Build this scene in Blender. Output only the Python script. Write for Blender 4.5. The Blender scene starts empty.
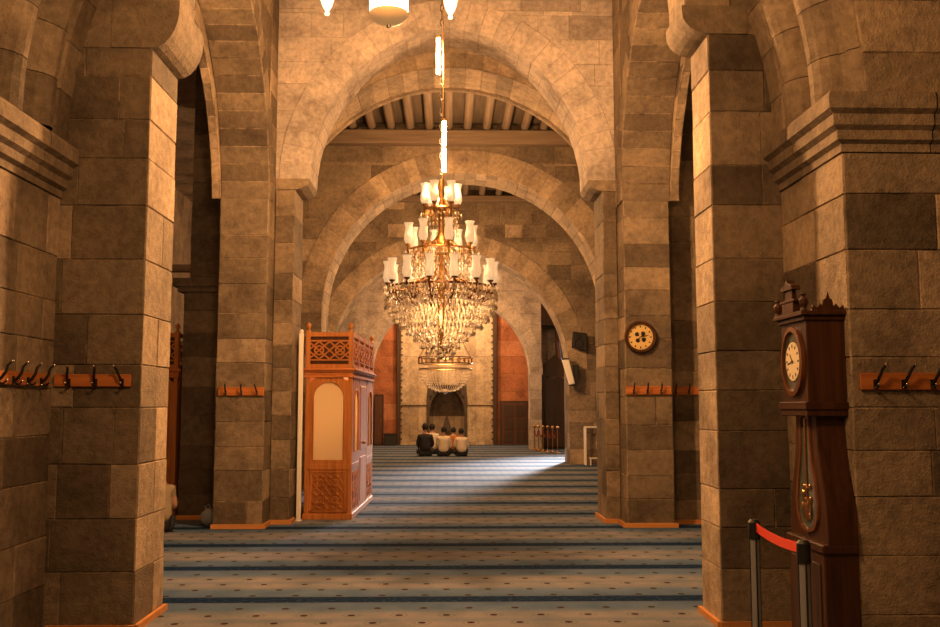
import bpy, bmesh, math, random
from mathutils import Vector, Matrix
R = random.Random(7)
PI = math.pi
C = bpy.context.scene.collection
sc = bpy.context.scene

# ------------------------------------------------------------------ materials
def newmat(name):
    m = bpy.data.materials.new(name); m.use_nodes = True
    nt = m.node_tree; b = nt.nodes['Principled BSDF']
    return m, nt, b
def nd(nt, t, **k):
    n = nt.nodes.new(t)
    for a, v in k.items(): setattr(n, a, v)
    return n
def ramp(nt, stops, interp='LINEAR'):
    n = nd(nt, 'ShaderNodeValToRGB'); e = n.color_ramp.elements
    n.color_ramp.interpolation = interp
    while len(e) < len(stops): e.new(0.5)
    for i, (p, c) in enumerate(stops):
        e[i].position = p; e[i].color = (*c, 1)
    return n
def noise(nt, scale, detail=4, rough=.6, vec=None):
    n = nd(nt, 'ShaderNodeTexNoise'); n.inputs['Scale'].default_value = scale
    n.inputs['Detail'].default_value = detail; n.inputs['Roughness'].default_value = rough
    if vec: nt.links.new(vec, n.inputs['Vector'])
    return n
def mixc(nt, fac, a, b, mode='MIX'):
    n = nd(nt, 'ShaderNodeMix', data_type='RGBA', blend_type=mode)
    for sock, v in ((n.inputs[0], fac), (n.inputs[6], a), (n.inputs[7], b)):
        if hasattr(v, 'is_linked') or hasattr(v, 'links'): nt.links.new(v, sock)
        elif isinstance(v, (int, float)): sock.default_value = v
        else: sock.default_value = (*v, 1)
    return n.outputs[2]
def mth(nt, op, a, b=None, c=None):
    n = nd(nt, 'ShaderNodeMath', operation=op)
    for i, v in enumerate((a, b, c)):
        if v is None: continue
        if isinstance(v, (int, float)): n.inputs[i].default_value = v
        else: nt.links.new(v, n.inputs[i])
    return n.outputs[0]
def bump(nt, b, h, strength=.3, dist=.02):
    n = nd(nt, 'ShaderNodeBump'); n.inputs['Strength'].default_value = strength
    n.inputs['Distance'].default_value = dist
    nt.links.new(h, n.inputs['Height']); nt.links.new(n.outputs[0], b.inputs['Normal'])

def stone_mat(name, c0, c1, c2, mortar, tinted=True):
    m, nt, b = newmat(name); L = nt.links
    geo = nd(nt, 'ShaderNodeNewGeometry'); P = geo.outputs['Position']
    if tinted:
        at = nd(nt, 'ShaderNodeAttribute', attribute_name='Col')
        sep = nd(nt, 'ShaderNodeSeparateColor'); L.new(at.outputs['Color'], sep.inputs[0])
        t = sep.outputs[0]
    n1 = noise(nt, 1.6, 6, .65, P); n2 = noise(nt, 14, 5, .7, P); n3 = noise(nt, 70, 3, .6, P)
    if not tinted: t = n1.outputs[0]
    rp = ramp(nt, [(0, c0), (.55, c1), (1, c2)]); L.new(t, rp.inputs[0])
    st = ramp(nt, [(.3, (.5, .47, .46)), (.5, (.94, .93, .92)), (.7, (1.25, 1.2, 1.12))]); L.new(n1.outputs[0], st.inputs[0])
    col = mixc(nt, 1.0, rp.outputs[0], st.outputs[0], 'MULTIPLY')
    s2 = ramp(nt, [(.3, (.6, .58, .56)), (.62, (1.18, 1.16, 1.13))]); L.new(n2.outputs[0], s2.inputs[0])
    col = mixc(nt, .8, col, s2.outputs[0], 'MULTIPLY')
    if tinted:
        n4 = noise(nt, 3.1, 3, .6, P)
        mk = ramp(nt, [(.40, (0, 0, 0)), (.52, (1, 1, 1))]); L.new(n4.outputs[0], mk.inputs[0])
        mcol = mixc(nt, mk.outputs[0], (.06, .045, .035), mortar)
        fade = ramp(nt, [(.35, (.15, .15, .15)), (.6, (1, 1, 1))]); L.new(n2.outputs[0], fade.inputs[0])
        g = mth(nt, 'MULTIPLY', sep.outputs[1], mth(nt, 'MULTIPLY', fade.outputs[0], .85))
        col = mixc(nt, g, col, mcol)
    L.new(col, b.inputs['Base Color'])
    b.inputs['Roughness'].default_value = .85
    b.inputs['Specular IOR Level'].default_value = .25
    vo = nd(nt, 'ShaderNodeTexVoronoi'); vo.inputs['Scale'].default_value = 38; L.new(P, vo.inputs['Vector'])
    pit = ramp(nt, [(.05, (0, 0, 0)), (.2, (1, 1, 1))]); L.new(vo.outputs['Distance'], pit.inputs[0])
    h = mth(nt, 'ADD', mth(nt, 'MULTIPLY', n2.outputs[0], 1.0), mth(nt, 'ADD', mth(nt, 'MULTIPLY', n3.outputs[0], .35), mth(nt, 'MULTIPLY', pit.outputs[0], .25)))
    bump(nt, b, h, .8, .022)
    return m
M = {}
M['stone'] = stone_mat('ashlar_stone', (.13, .10, .07), (.31, .24, .165), (.60, .46, .32), (.50, .38, .26))
M['stone_light'] = stone_mat('pale_vault_stone', (.34, .29, .255), (.46, .40, .35), (.58, .50, .43), (.34, .28, .23))
M['stone_dark'] = stone_mat('dark_stone', (.11, .085, .065), (.19, .15, .11), (.34, .27, .2), (.3, .24, .18))  # darker stone tones for the aisle surfaces
M['plain'] = stone_mat('plain_stone', (.2, .16, .12), (.3, .24, .18), (.38, .3, .22), (0, 0, 0), False)
M['red_plaster'] = stone_mat('red_plaster', (.30, .105, .045), (.42, .155, .07), (.52, .23, .12), (.3, .12, .07))
M['panel_stone'] = stone_mat('honey_marble', (.42, .31, .2), (.56, .43, .28), (.72, .58, .4), (.25, .18, .11))

def simple(name, col, rough=.6, metal=0., spec=.5, bscale=None, bstr=.2, var=None, em=None, ems=0, trans=0, ior=1.45):
    m, nt, b = newmat(name)
    if var:
        tc = nd(nt, 'ShaderNodeTexCoord')
        n = noise(nt, var[0], 5, .6, tc.outputs['Object'])
        rp = ramp(nt, [(.3, col), (.7, var[1])]); nt.links.new(n.outputs[0], rp.inputs[0])
        nt.links.new(rp.outputs[0], b.inputs['Base Color'])
    else: b.inputs['Base Color'].default_value = (*col, 1)
    b.inputs['Roughness'].default_value = rough; b.inputs['Metallic'].default_value = metal
    b.inputs['Specular IOR Level'].default_value = spec
    b.inputs['Transmission Weight'].default_value = trans; b.inputs['IOR'].default_value = ior
    if bscale:
        n = noise(nt, bscale, 3); bump(nt, b, n.outputs[0], bstr, .01)
    if em:
        b.inputs['Emission Color'].default_value = (*em, 1); b.inputs['Emission Strength'].default_value = ems
    return m
def wood(name, c0, c1, sx=18, rough=.5, axis=2):
    m, nt, b = newmat(name)
    tc = nd(nt, 'ShaderNodeTexCoord'); mp = nd(nt, 'ShaderNodeMapping')
    s = [sx, sx, sx]; s[axis] = sx * .06
    mp.inputs['Scale'].default_value = s; nt.links.new(tc.outputs['Object'], mp.inputs[0])
    n = noise(nt, 1, 6, .65, mp.outputs[0])
    rp = ramp(nt, [(.3, c0), (.7, c1)]); nt.links.new(n.outputs[0], rp.inputs[0])
    nt.links.new(rp.outputs[0], b.inputs['Base Color'])
    b.inputs['Roughness'].default_value = rough; b.inputs['Specular IOR Level'].default_value = .3
    bump(nt, b, n.outputs[0], .15, .005)
    return m
M['oak'] = wood('orange_wood', (.30, .10, .022), (.58, .22, .055))
M['oak_x'] = wood('orange_wood_long', (.32, .10, .022), (.58, .20, .05), axis=0)
M['skirt'] = wood('varnished_skirting', (.5, .2, .055), (.68, .31, .10), axis=0)
M['walnut'] = wood('dark_walnut', (.028, .010, .004), (.085, .032, .012), sx=22, rough=.42)
M['walnut_red'] = wood('reddish_walnut', (.09, .034, .013), (.2, .075, .03), sx=22, rough=.35)
M['dark_wood'] = wood('dark_wood', (.03, .015, .009), (.08, .04, .022))
M['door_wood'] = wood('brown_door_wood', (.07, .028, .014), (.13, .05, .025))
M['beam'] = wood('beam_wood', (.15, .11, .075), (.26, .19, .13), axis=1, rough=.85)
M['beam_x'] = wood('tie_beam_wood', (.15, .105, .07), (.25, .18, .12), axis=0, rough=.85)
M['board'] = wood('ceiling_boards', (.08, .06, .042), (.15, .11, .075), axis=1, rough=.9)
M['iron'] = simple('dark_iron', (.03, .026, .022), .45, .7)
M['steel'] = simple('polished_ball', (.7, .66, .6), .2, 1)
M['post'] = simple('grey_metal_post', (.33, .33, .33), .4, .15)
M['belt'] = simple('red_belt', (.95, .06, .02), .7, bscale=300)
M['brass'] = simple('aged_brass', (.62, .36, .13), .3, 1, var=(30, (.4, .2, .06)))
M['bronze'] = simple('dark_bronze', (.16, .07, .025), .4, .9)
M['crystal'] = simple('crystal', (.97, .82, .62), .14, 0, .9, trans=.35, ior=1.6)
M['cup'] = simple('frosted_cup', (.95, .86, .74), .25, 0, .6, trans=.45, ior=1.1, em=(1, .66, .36), ems=.22)
M['tube'] = simple('glowing_tube', (1, .9, .75), em=(1, .62, .3), ems=60)
M['lamp_glass'] = simple('lit_lamp_glass', (1, .95, .8), em=(1, .78, .45), ems=6)
M['tulip'] = simple('lit_tulip_glass', (1, .95, .8), em=(1, .74, .42), ems=2.6)
M['bowl'] = simple('amber_bowl', (.6, .36, .15), .6, .1, em=(1, .5, .18), ems=.3)
M['pane'] = simple('amber_pane', (.75, .62, .42), .35, 0, .5)
_nt = M['pane'].node_tree; _t = nd(_nt, 'ShaderNodeBsdfTranslucent'); _t.inputs[0].default_value = (.8, .72, .5, 1)
_m = nd(_nt, 'ShaderNodeMixShader'); _m.inputs[0].default_value = .55
_nt.links.new(_nt.nodes['Principled BSDF'].outputs[0], _m.inputs[1]); _nt.links.new(_t.outputs[0], _m.inputs[2])
_nt.links.new(_m.outputs[0], _nt.nodes['Material Output'].inputs[0])
M['white_paint'] = simple('white_paint', (.9, .84, .74), .5)
M['black'] = simple('black_plastic', (.015, .014, .013), .5)
M['dial'] = simple('cream_dial', (.8, .66, .42), .5)
M['gold_dial'] = simple('gold_dial', (.72, .5, .2), .45)
M['glass_dark'] = simple('clock_glass', (.10, .11, .09), .08, 0, .8)
M['skin'] = simple('skin', (.45, .25, .16), .6)
M['hair'] = simple('hair', (.015, .011, .009), .8)
M['cloth_black'] = simple('black_cloth', (.018, .018, .02), .9, bscale=30)
M['cloth_white'] = simple('cream_cloth', (.7, .58, .42), .9, bscale=30)
M['cloth_pale'] = simple('pale_cloth', (.6, .54, .44), .9, bscale=30)
M['cloth_rust'] = simple('rust_cloth', (.36, .13, .04), .9, bscale=30)
M['cloth_tan'] = simple('tan_cloth', (.32, .25, .16), .9, bscale=30)
M['cloth_dark'] = simple('dark_trousers', (.03, .03, .035), .9)
M['bag'] = simple('plastic_bag', (.35, .4, .45), .25, 0, .7)
M['rope'] = simple('rope', (.15, .02, .015), .9)
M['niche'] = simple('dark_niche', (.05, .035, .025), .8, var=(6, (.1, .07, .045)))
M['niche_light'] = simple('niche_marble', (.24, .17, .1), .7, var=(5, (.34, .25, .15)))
M['sky'] = simple('daylight_pane', (.8, .85, .9), em=(.8, .9, 1), ems=6)

def carpet():
    m, nt, b = newmat('carpet'); L = nt.links
    geo = nd(nt, 'ShaderNodeNewGeometry'); sp = nd(nt, 'ShaderNodeSeparateXYZ'); L.new(geo.outputs['Position'], sp.inputs[0])
    x, y = sp.outputs[0], sp.outputs[1]
    fy = mth(nt, 'FRACT', mth(nt, 'DIVIDE', mth(nt, 'SUBTRACT', y, 7.96 - .75 - 15), 1.5))     # stripe at .5
    d = mth(nt, 'ABSOLUTE', mth(nt, 'SUBTRACT', fy, .5))
    n1 = noise(nt, 2.2, 5, .6, geo.outputs['Position']); n2 = noise(nt, 120, 2, .5, geo.outputs['Position'])
    n3 = noise(nt, 22, 3, .6, geo.outputs['Position'])
    body = ramp(nt, [(.3, (.07, .115, .19)), (.7, (.12, .17, .26))]); L.new(n1.outputs[0], body.inputs[0])
    band = ramp(nt, [(0, (.9, .9, .9)), (.14, (.85, .88, .9)), (.26, (1.0, 1.0, .98)), (.35, (2.0, 1.35, .95)), (.43, (2.2, 1.45, 1.0)), (.5, (1.6, 1.2, .95))])  # pinkish glow between the stripes, painted into the carpet colour
    L.new(d, band.inputs[0])
    col = mixc(nt, 1, body.outputs[0], band.outputs[0], 'MULTIPLY')
    # small flowers in staggered rows
    ry = mth(nt, 'DIVIDE', y, .25); row = mth(nt, 'FLOOR', ry); fyy = mth(nt, 'SUBTRACT', mth(nt, 'FRACT', ry), .5)
    xs = mth(nt, 'ADD', mth(nt, 'DIVIDE', x, .36), mth(nt, 'MULTIPLY', mth(nt, 'MODULO', row, 2.0), .5))
    fx = mth(nt, 'SUBTRACT', mth(nt, 'FRACT', mth(nt, 'ADD', xs, 100.0)), .5)
    dx = mth(nt, 'MULTIPLY', fx, .36); dy = mth(nt, 'MULTIPLY', fyy, .25)
    rr = mth(nt, 'SQRT', mth(nt, 'ADD', mth(nt, 'MULTIPLY', dx, dx), mth(nt, 'MULTIPLY', dy, dy)))
    dot = mth(nt, 'LESS_THAN', rr, .03)
    col = mixc(nt, dot, col, (.04, .022, .03))
    ring = mth(nt, 'MULTIPLY', mth(nt, 'LESS_THAN', mth(nt, 'ABSOLUTE', mth(nt, 'SUBTRACT', rr, .06)), .012), .35)
    col = mixc(nt, ring, col, (.10, .13, .10))
    # dark prayer-row stripe with a woven motif
    mot = ramp(nt, [(.52, (.006, .018, .05)), (.62, (.02, .045, .11))]); L.new(n3.outputs[0], mot.inputs[0])
    col = mixc(nt, mth(nt, 'LESS_THAN', d, .075), col, mot.outputs[0])
    col = mixc(nt, mth(nt, 'MULTIPLY', mth(nt, 'LESS_THAN', mth(nt, 'ABSOLUTE', mth(nt, 'SUBTRACT', d, .095)), .006), .6), col, (.05, .06, .08))
    pile = ramp(nt, [(.3, (.75, .75, .75)), (.7, (1.2, 1.2, 1.2))]); L.new(n2.outputs[0], pile.inputs[0])
    col = mixc(nt, 1, col, pile.outputs[0], 'MULTIPLY')
    L.new(col, b.inputs['Base Color']); b.inputs['Roughness'].default_value = .95
    b.inputs['Specular IOR Level'].default_value = .03
    bump(nt, b, n2.outputs[0], .4, .01)
    return m
M['carpet'] = carpet()

# ------------------------------------------------------------------ object helpers
def link(name, me, mat, parent=None, smooth=False):
    if mat and not me.materials: me.materials.append(M[mat] if isinstance(mat, str) else mat)
    if smooth:
        for p in me.polygons: p.use_smooth = True
    o = bpy.data.objects.new(name, me); C.objects.link(o)
    if parent: o.parent = parent
    return o
def tag(o, label=None, cat=None, group=None, kind=None):
    if label: o['label'] = label
    if cat: o['category'] = cat
    if group: o['group'] = group
    if kind: o['kind'] = kind
    return o
def thing(name, label, cat, loc=(0, 0, 0), rz=0, group=None):
    o = bpy.data.objects.new(name, None); C.objects.link(o); o.empty_display_size = .1
    o.location = loc; o.rotation_euler = (0, 0, rz)
    return tag(o, label, cat, group)
def copy_tree(o, parent=None):
    c = o.copy(); C.objects.link(c)
    if parent: c.parent = parent
    for ch in list(o.children): copy_tree(ch, c)
    return c

class MB:
    def __init__(s): s.v = []; s.f = []
    def add(s, vs, fs):
        n = len(s.v); s.v += [tuple(v) for v in vs]; s.f += [tuple(i + n for i in f) for f in fs]; return s
    def box(s, x0, x1, y0, y1, z0, z1):
        vs = [(x, y, z) for z in (z0, z1) for x, y in ((x0, y0), (x1, y0), (x1, y1), (x0, y1))]
        return s.add(vs, [(3, 2, 1, 0), (4, 5, 6, 7), (0, 1, 5, 4), (1, 2, 6, 5), (2, 3, 7, 6), (3, 0, 4, 7)])
    def cyl(s, p0, p1, r0, r1=None, n=10, caps=True):
        r1 = r0 if r1 is None else r1
        p0 = Vector(p0); p1 = Vector(p1); d = (p1 - p0).normalized()
        a = d.orthogonal().normalized(); b = d.cross(a)
        vs = []
        for p, r in ((p0, r0), (p1, r1)):
            for i in range(n):
                t = 2 * PI * i / n; vs.append(p + (a * math.cos(t) + b * math.sin(t)) * r)
        fs = [(i, (i + 1) % n, n + (i + 1) % n, n + i) for i in range(n)]
        if caps: fs += [tuple(range(n - 1, -1, -1)), tuple(range(n, 2 * n))]
        return s.add(vs, fs)
    def tube(s, pts, r, n=8):
        rr = r if isinstance(r, (list, tuple)) else [r] * len(pts)
        P = [Vector(p) for p in pts]; vs = []; ref = None
        for i, p in enumerate(P):
            d = (P[min(i + 1, len(P) - 1)] - P[max(i - 1, 0)]).normalized()
            if ref is None: ref = d.orthogonal().normalized()
            a = (ref - d * ref.dot(d)).normalized(); ref = a; b = d.cross(a)
            for k in range(n):
                t = 2 * PI * k / n; vs.append(p + (a * math.cos(t) + b * math.sin(t)) * rr[i])
        m = len(P)
        fs = [(i * n + k, i * n + (k + 1) % n, (i + 1) * n + (k + 1) % n, (i + 1) * n + k) for i in range(m - 1) for k in range(n)]
        fs += [tuple(range(n - 1, -1, -1)), tuple(range((m - 1) * n, m * n))]
        return s.add(vs, fs)
    def lathe(s, prof, c=(0, 0, 0), n=24, close=False):
        vs = []
        for r, z in prof:
            for k in range(n):
                t = 2 * PI * k / n; vs.append((c[0] + r * math.cos(t), c[1] + r * math.sin(t), c[2] + z))
        m = len(prof)
        fs = [(i * n + k, i * n + (k + 1) % n, (i + 1) * n + (k + 1) % n, (i + 1) * n + k) for i in range(m - 1) for k in range(n)]
        if close: fs += [tuple(range(n - 1, -1, -1)), tuple(range((m - 1) * n, m * n))]
        return s.add(vs, fs)
    def torus(s, c, R_, r, n=32, k=8, axis='z'):
        vs = []
        for i in range(n):
            t = 2 * PI * i / n
            for j in range(k):
                q = 2 * PI * j / k; rr = R_ + r * math.cos(q); h = r * math.sin(q)
                p = (rr * math.cos(t), rr * math.sin(t), h)
                if axis == 'y': p = (p[0], p[2], p[1])
                if axis == 'x': p = (p[2], p[0], p[1])
                vs.append((c[0] + p[0], c[1] + p[1], c[2] + p[2]))
        fs = [(i * k + j, ((i + 1) % n) * k + j, ((i + 1) % n) * k + (j + 1) % k, i * k + (j + 1) % k) for i in range(n) for j in range(k)]
        return s.add(vs, fs)
    def ball(s, c, r, n=10, sc_=(1, 1, 1)):
        prof = [(max(1e-4, math.sin(PI * i / n)), -math.cos(PI * i / n)) for i in range(n + 1)]
        b = MB().lathe(prof, n=max(8, n))
        return s.add([(c[0] + x * r * sc_[0], c[1] + y * r * sc_[1], c[2] + z * r * sc_[2]) for x, y, z in b.v], b.f)
    def prism(s, poly, f0, f1):
        """poly: list of 2D, f0/f1 map (a,b)->3D for both ends"""
        n = len(poly)
        vs = [f0(*p) for p in poly] + [f1(*p) for p in poly]
        return s.add(vs, [tuple(range(n)), tuple(range(2 * n - 1, n - 1, -1))] + [(i, (i + 1) % n, n + (i + 1) % n, n + i) for i in range(n)])
    def strip(s, A, B_, f0, f1):
        """solid between polyline A and polyline B (same length)"""
        n = len(A)
        vs = [f0(*p) for p in A] + [f0(*p) for p in B_] + [f1(*p) for p in A] + [f1(*p) for p in B_]
        fs = []
        for i in range(n - 1):
            fs += [(i, i + 1, n + i + 1, n + i), (2 * n + i, 3 * n + i, 3 * n + i + 1, 2 * n + i + 1), (i, 2 * n + i, 2 * n + i + 1, i + 1), (n + i, n + i + 1, 3 * n + i + 1, 3 * n + i)]
        fs += [(0, n, 3 * n, 2 * n), (n - 1, 3 * n - 1, 4 * n - 1, 2 * n - 1)]
        return s.add(vs, fs)
    def build(s, name, mat, parent=None, smooth=False, bevel=0, fix=True):
        me = bpy.data.meshes.new(name); me.from_pydata(s.v, [], s.f)
        if fix or bevel:
            bm = bmesh.new(); bm.from_mesh(me)
            if bevel:
                bmesh.ops.remove_doubles(bm, verts=bm.verts, dist=1e-5)
            bmesh.ops.recalc_face_normals(bm, faces=bm.faces)
            if bevel:
                es = [e for e in bm.edges if len(e.link_faces) == 2 and e.calc_face_angle(0) > .6]
                bmesh.ops.bevel(bm, geom=es, offset=bevel, segments=1, affect='EDGES')
            bm.to_mesh(me); bm.free()
        me.update()
        o = link(name, me, mat, parent)
        if smooth:
            for p in me.polygons: p.use_smooth = True
            try: me.set_sharp_from_angle(angle=.7)
            except Exception: pass
        return o

# ------------------------------------------------------------------ ashlar
class Ashlar:
    def __init__(s, bias=0., g=.9, dep=.007, zb=None, spread=.17):
        s.v = []; s.f = []; s.c = []; s.bias = bias; s.g = g; s.dep = dep; s.zb = zb; s.spread = spread
    def cell(s, q, f, tint=None, j=.006, dep=None, out=None):
        dep = s.dep if dep is None else dep
        if tint is None:
            zbv = s.zb(sum(p[1] for p in q) / len(q)) if s.zb else 0
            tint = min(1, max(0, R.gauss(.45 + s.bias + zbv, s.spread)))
            if R.random() < .05: tint = min(1, .88 + s.bias)
            if R.random() < .07: tint = .05
        cx = sum(p[0] for p in q) / 4; cy = sum(p[1] for p in q) / 4
        o = R.uniform(0, .007) if out is None else out
        n = len(s.v)
        for a, b in q: s.v.append(f(a, b, -dep)); s.c.append((tint, s.g, 0, 1))
        m = len(q)
        for i in range(m):
            a, b = q[i]; pa, pb = q[i - 1]; na, nb = q[(i + 1) % m]
            d1 = Vector((pa - a, pb - b)); d2 = Vector((na - a, nb - b))
            l1 = d1.length or 1; l2 = d2.length or 1
            k = j * R.uniform(.8, 1.7)
            if l1 > 1e-6: d1 = d1 / l1 * min(k, l1 * .3)
            if l2 > 1e-6: d2 = d2 / l2 * min(k, l2 * .3)
            s.v.append(f(a + d1.x + d2.x, b + d1.y + d2.y, o)); s.c.append((tint, .0, 0, 1))
        s.f.append(tuple(n + m + i for i in range(m)))
        for i in range(m):
            k = (i + 1) % m; s.f.append((n + i, n + k, n + m + k, n + m + i))
    def courses(s, zs, left, right, f, w=(.38, .85)):
        for z0, z1 in zip(zs[:-1], zs[1:]):
            a0, a1, b0, b1 = left(z0), left(z1), right(z0), right(z1)
            lo, hi = max(a0, a1), min(b0, b1)
            if max(b0 - a0, b1 - a1) < .01: continue
            ks = []; u = min(a0, a1) + R.uniform(*w)
            while u < max(b0, b1) - w[0] * .5:
                if lo + .06 < u < hi - .06: ks.append(u)
                u += R.uniform(*w)
            e0 = [a0] + ks + [b0]; e1 = [a1] + ks + [b1]
            for i in range(len(e0) - 1):
                s.cell([(e0[i], z0), (e0[i + 1], z0), (e1[i + 1], z1), (e1[i], z1)], f)
    def raw(s, mb):
        n = len(s.v); s.v += mb.v; s.c += [(.4, 0, 0, 1)] * len(mb.v); s.f += [tuple(i + n for i in f) for f in mb.f]
    def build(s, name, mat, label=None):
        me = bpy.data.meshes.new(name); me.from_pydata([tuple(v) for v in s.v], [], s.f)
        ca = me.color_attributes.new('Col', 'FLOAT_COLOR', 'POINT')
        ca.data.foreach_set('color', [x for c in s.c for x in c])
        me.update()
        o = link(name, me, mat); o['kind'] = 'structure'
        if label: o['label'] = label
        return o
def rows(z0, z1, h=(.28, .42), seed=1):
    r = random.Random(seed); z = z0; out = [z0]
    while z < z1 - h[1]: z += r.uniform(*h); out.append(z)
    if z1 - out[-1] < h[0] * .6 and len(out) > 1: out[-1] = z1
    else: out.append(z1)
    return out
const = lambda k: (lambda z: k)
def pier_faces(A, x0, x1, y0, y1, zs, faces='FBLR', w=(.38, .8)):
    if 'F' in faces: A.courses(zs, const(x0), const(x1), lambda a, b, d: (a, y0 - d, b), w)
    if 'B' in faces: A.courses(zs, const(x0), const(x1), lambda a, b, d: (a, y1 + d, b), w)
    if 'L' in faces: A.courses(zs, const(y0), const(y1), lambda a, b, d: (x0 - d, a, b), w)
    if 'R' in faces: A.courses(zs, const(y0), const(y1), lambda a, b, d: (x1 + d, a, b), w)
    A.raw(MB().box(x0 + .02, x1 - .02, y0 + .02, y1 - .02, zs[0], zs[-1]))
def pier(name, x0, x1, y0, y1, z0, z1, faces='FBLR', seed=1, mat='stone', w=(.38, .8), bias=0, label=None):
    A = Ashlar(bias); pier_faces(A, x0, x1, y0, y1, rows(z0, z1, seed=seed), faces, w)
    return A.build(name, mat, label)

def arch(name, c, zc, Rr, e, zs, xl, xr, d0, d1, ztop, band=.4, fr=None, mat='stone', bandmat_bias=.1, nb=2, nv=22, label=None, bias=0, seed=1, proud=.012, backface=True, g=.8, zb=None, spread=.15, ringbias=0):
    """fr maps (along, depth, z) to world; opening is |a-c| = sqrt(Rr^2-(z-zc)^2)-e above zs."""
    fr = fr or (lambda a, dd, z: (a, dd, z))
    A = Ashlar(bias, g=g, zb=zb, spread=spread)
    zap = zc + math.sqrt(Rr * Rr - e * e)
    a0 = math.asin(max(-1, min(1, (zs - zc) / Rr))); a1 = math.acos(e / Rr)
    def pt(s, t, r):  # side s=-1/1
        th = a0 + (a1 - a0) * t
        x = r * math.cos(th) - e
        if t >= .9999: 
            x = 0; return (c, zc + math.sqrt(max(0, r * r - e * e)))
        return (c + s * max(0, x), zc + r * math.sin(th))
    sg = 1 if d1 > d0 else -1
    # soffit voussoirs and front ring
    for s in (-1, 1):
        for i in range(nv):
            t0, t1 = i / nv, (i + 1) / nv
            br = [0] + sorted(R.uniform(.25, .75) if nb == 2 else (k + 1) / nb + R.uniform(-.08, .08) for k in range(nb - 1)) + [1]
            for k in range(len(br) - 1):
                q = [(t0, br[k]), (t1, br[k]), (t1, br[k + 1]), (t0, br[k + 1])]
                tint = min(1, max(0, R.gauss(.58 + bias + ringbias, spread)))
                n = len(A.v)
                for (t, b) in q:
                    x, z = pt(s, t, Rr + .006); A.v.append(fr(x, d0 + (d1 - d0) * b, z)); A.c.append((tint, g, 0, 1))
                o = R.uniform(0, .006)
                for (t, b) in q:
                    tt = t + (.05 if t == t0 else -.05) / nv; bb = b + (.008 if b == br[k] else -.008) / abs(d1 - d0)
                    x, z = pt(s, min(tt, .999), Rr - o); A.v.append(fr(x, d0 + (d1 - d0) * bb, z)); A.c.append((tint, 0, 0, 1))
                A.f.append((n + 4, n + 5, n + 6, n + 7))
                for a in range(4): A.f.append((n + a, n + (a + 1) % 4, n + 4 + (a + 1) % 4, n + 4 + a))
            if band:
                for dd, sgn in ((d0, -sg), (d1, sg)) if backface else ((d0, -sg),):
                    tint = min(1, max(0, R.gauss(.5 + bandmat_bias + bias + ringbias, spread)))
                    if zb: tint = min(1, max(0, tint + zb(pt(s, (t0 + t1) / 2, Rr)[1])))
                    n = len(A.v); q = [(t0, Rr), (t1, Rr), (t1, Rr + band), (t0, Rr + band)]
                    for t, r in q:
                        x, z = pt(s, t, r); A.v.append(fr(x, dd + sgn * (proud - .006), z)); A.c.append((tint, g, 0, 1))
                    for t, r in q:
                        tt = t + (.05 if t == t0 else -.05) / nv; r2 = r + (.008 if r == Rr else -.008)
                        x, z = pt(s, min(tt, .999), r2); A.v.append(fr(x, dd + sgn * proud, z)); A.c.append((tint, 0, 0, 1))
                    A.f.append((n + 4, n + 5, n + 6, n + 7))
                    for a in range(4): A.f.append((n + a, n + (a + 1) % 4, n + 4 + (a + 1) % 4, n + 4 + a))
    # spandrel courses, cut along the middle of the ring
    Rm = Rr + (band * .45 if band else 0.0)
    zcrown = zc + math.sqrt(Rm * Rm - e * e)
    def half(z):
        if z >= zcrown: return 0
        return max(0, math.sqrt(max(0, Rm * Rm - (z - zc) ** 2)) - e)
    zr = rows(zs, ztop, seed=seed)
    z2 = []
    for z0, z1 in zip(zr[:-1], zr[1:]):
        z2.append(z0)
        if z0 < zcrown < z1: z2.append(zcrown)
    z2.append(ztop)
    for dd, sgn in (((d0, -sg), (d1, sg)) if backface else ((d0, -sg),)):
        F = lambda a, b, d: fr(a, dd + sgn * (d - .008), b)
        low = [z for z in z2 if z <= zcrown + 1e-6]; up = [z for z in z2 if z >= zcrown - 1e-6]
        A.courses(low, const(xl), lambda z: c - half(z), F)
        A.courses(low, lambda z: c + half(z), const(xr), F)
        A.courses(up, const(xl), const(xr), F)
    # solid core
    n = 28; low = []; top = []
    low.append((xl, zs)); top.append((xl, ztop))
    for s in (-1, 1):
        rng = range(n + 1) if s == -1 else range(n - 1, -1, -1)
        for i in rng:
            x, z = pt(s, i / n, Rr + .02); low.append((x, z)); top.append((x, ztop))
    low.append((xr, zs)); top.append((xr, ztop))
    A.raw(MB().strip(low, top, lambda a, b: fr(a, d0 + sg * .03, b), lambda a, b: fr(a, d1 - sg * .03, b)))
    return A.build(name, mat, label)

# ------------------------------------------------------------------ floor, ceiling, outer walls
XW = 7.5; TOP = 7.5
def plane_obj(name, mat, vs, fs=((0, 1, 2, 3),), kind='structure'):
    me = bpy.data.meshes.new(name); me.from_pydata(vs, [], fs); me.update()
    o = link(name, me, mat); o['kind'] = kind; return o
MB().box(-XW, XW, -3, 37.4, -.1, 0).build('floor', 'carpet')['kind'] = 'structure'
MB().box(-XW, XW, -3, 37.4, TOP, TOP + .1).build('ceiling', 'plain')['kind'] = 'structure'
MB().box(-XW - .3, -XW, -3, 37.4, 0, TOP).build('wall_left', 'plain')['kind'] = 'structure'
MB().box(XW, XW + .3, -3, 37.4, 0, TOP).build('wall_right', 'plain')['kind'] = 'structure'
MB().box(-XW, XW, -3.3, -3, 0, TOP).build('wall_back', 'plain')['kind'] = 'structure'

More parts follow.
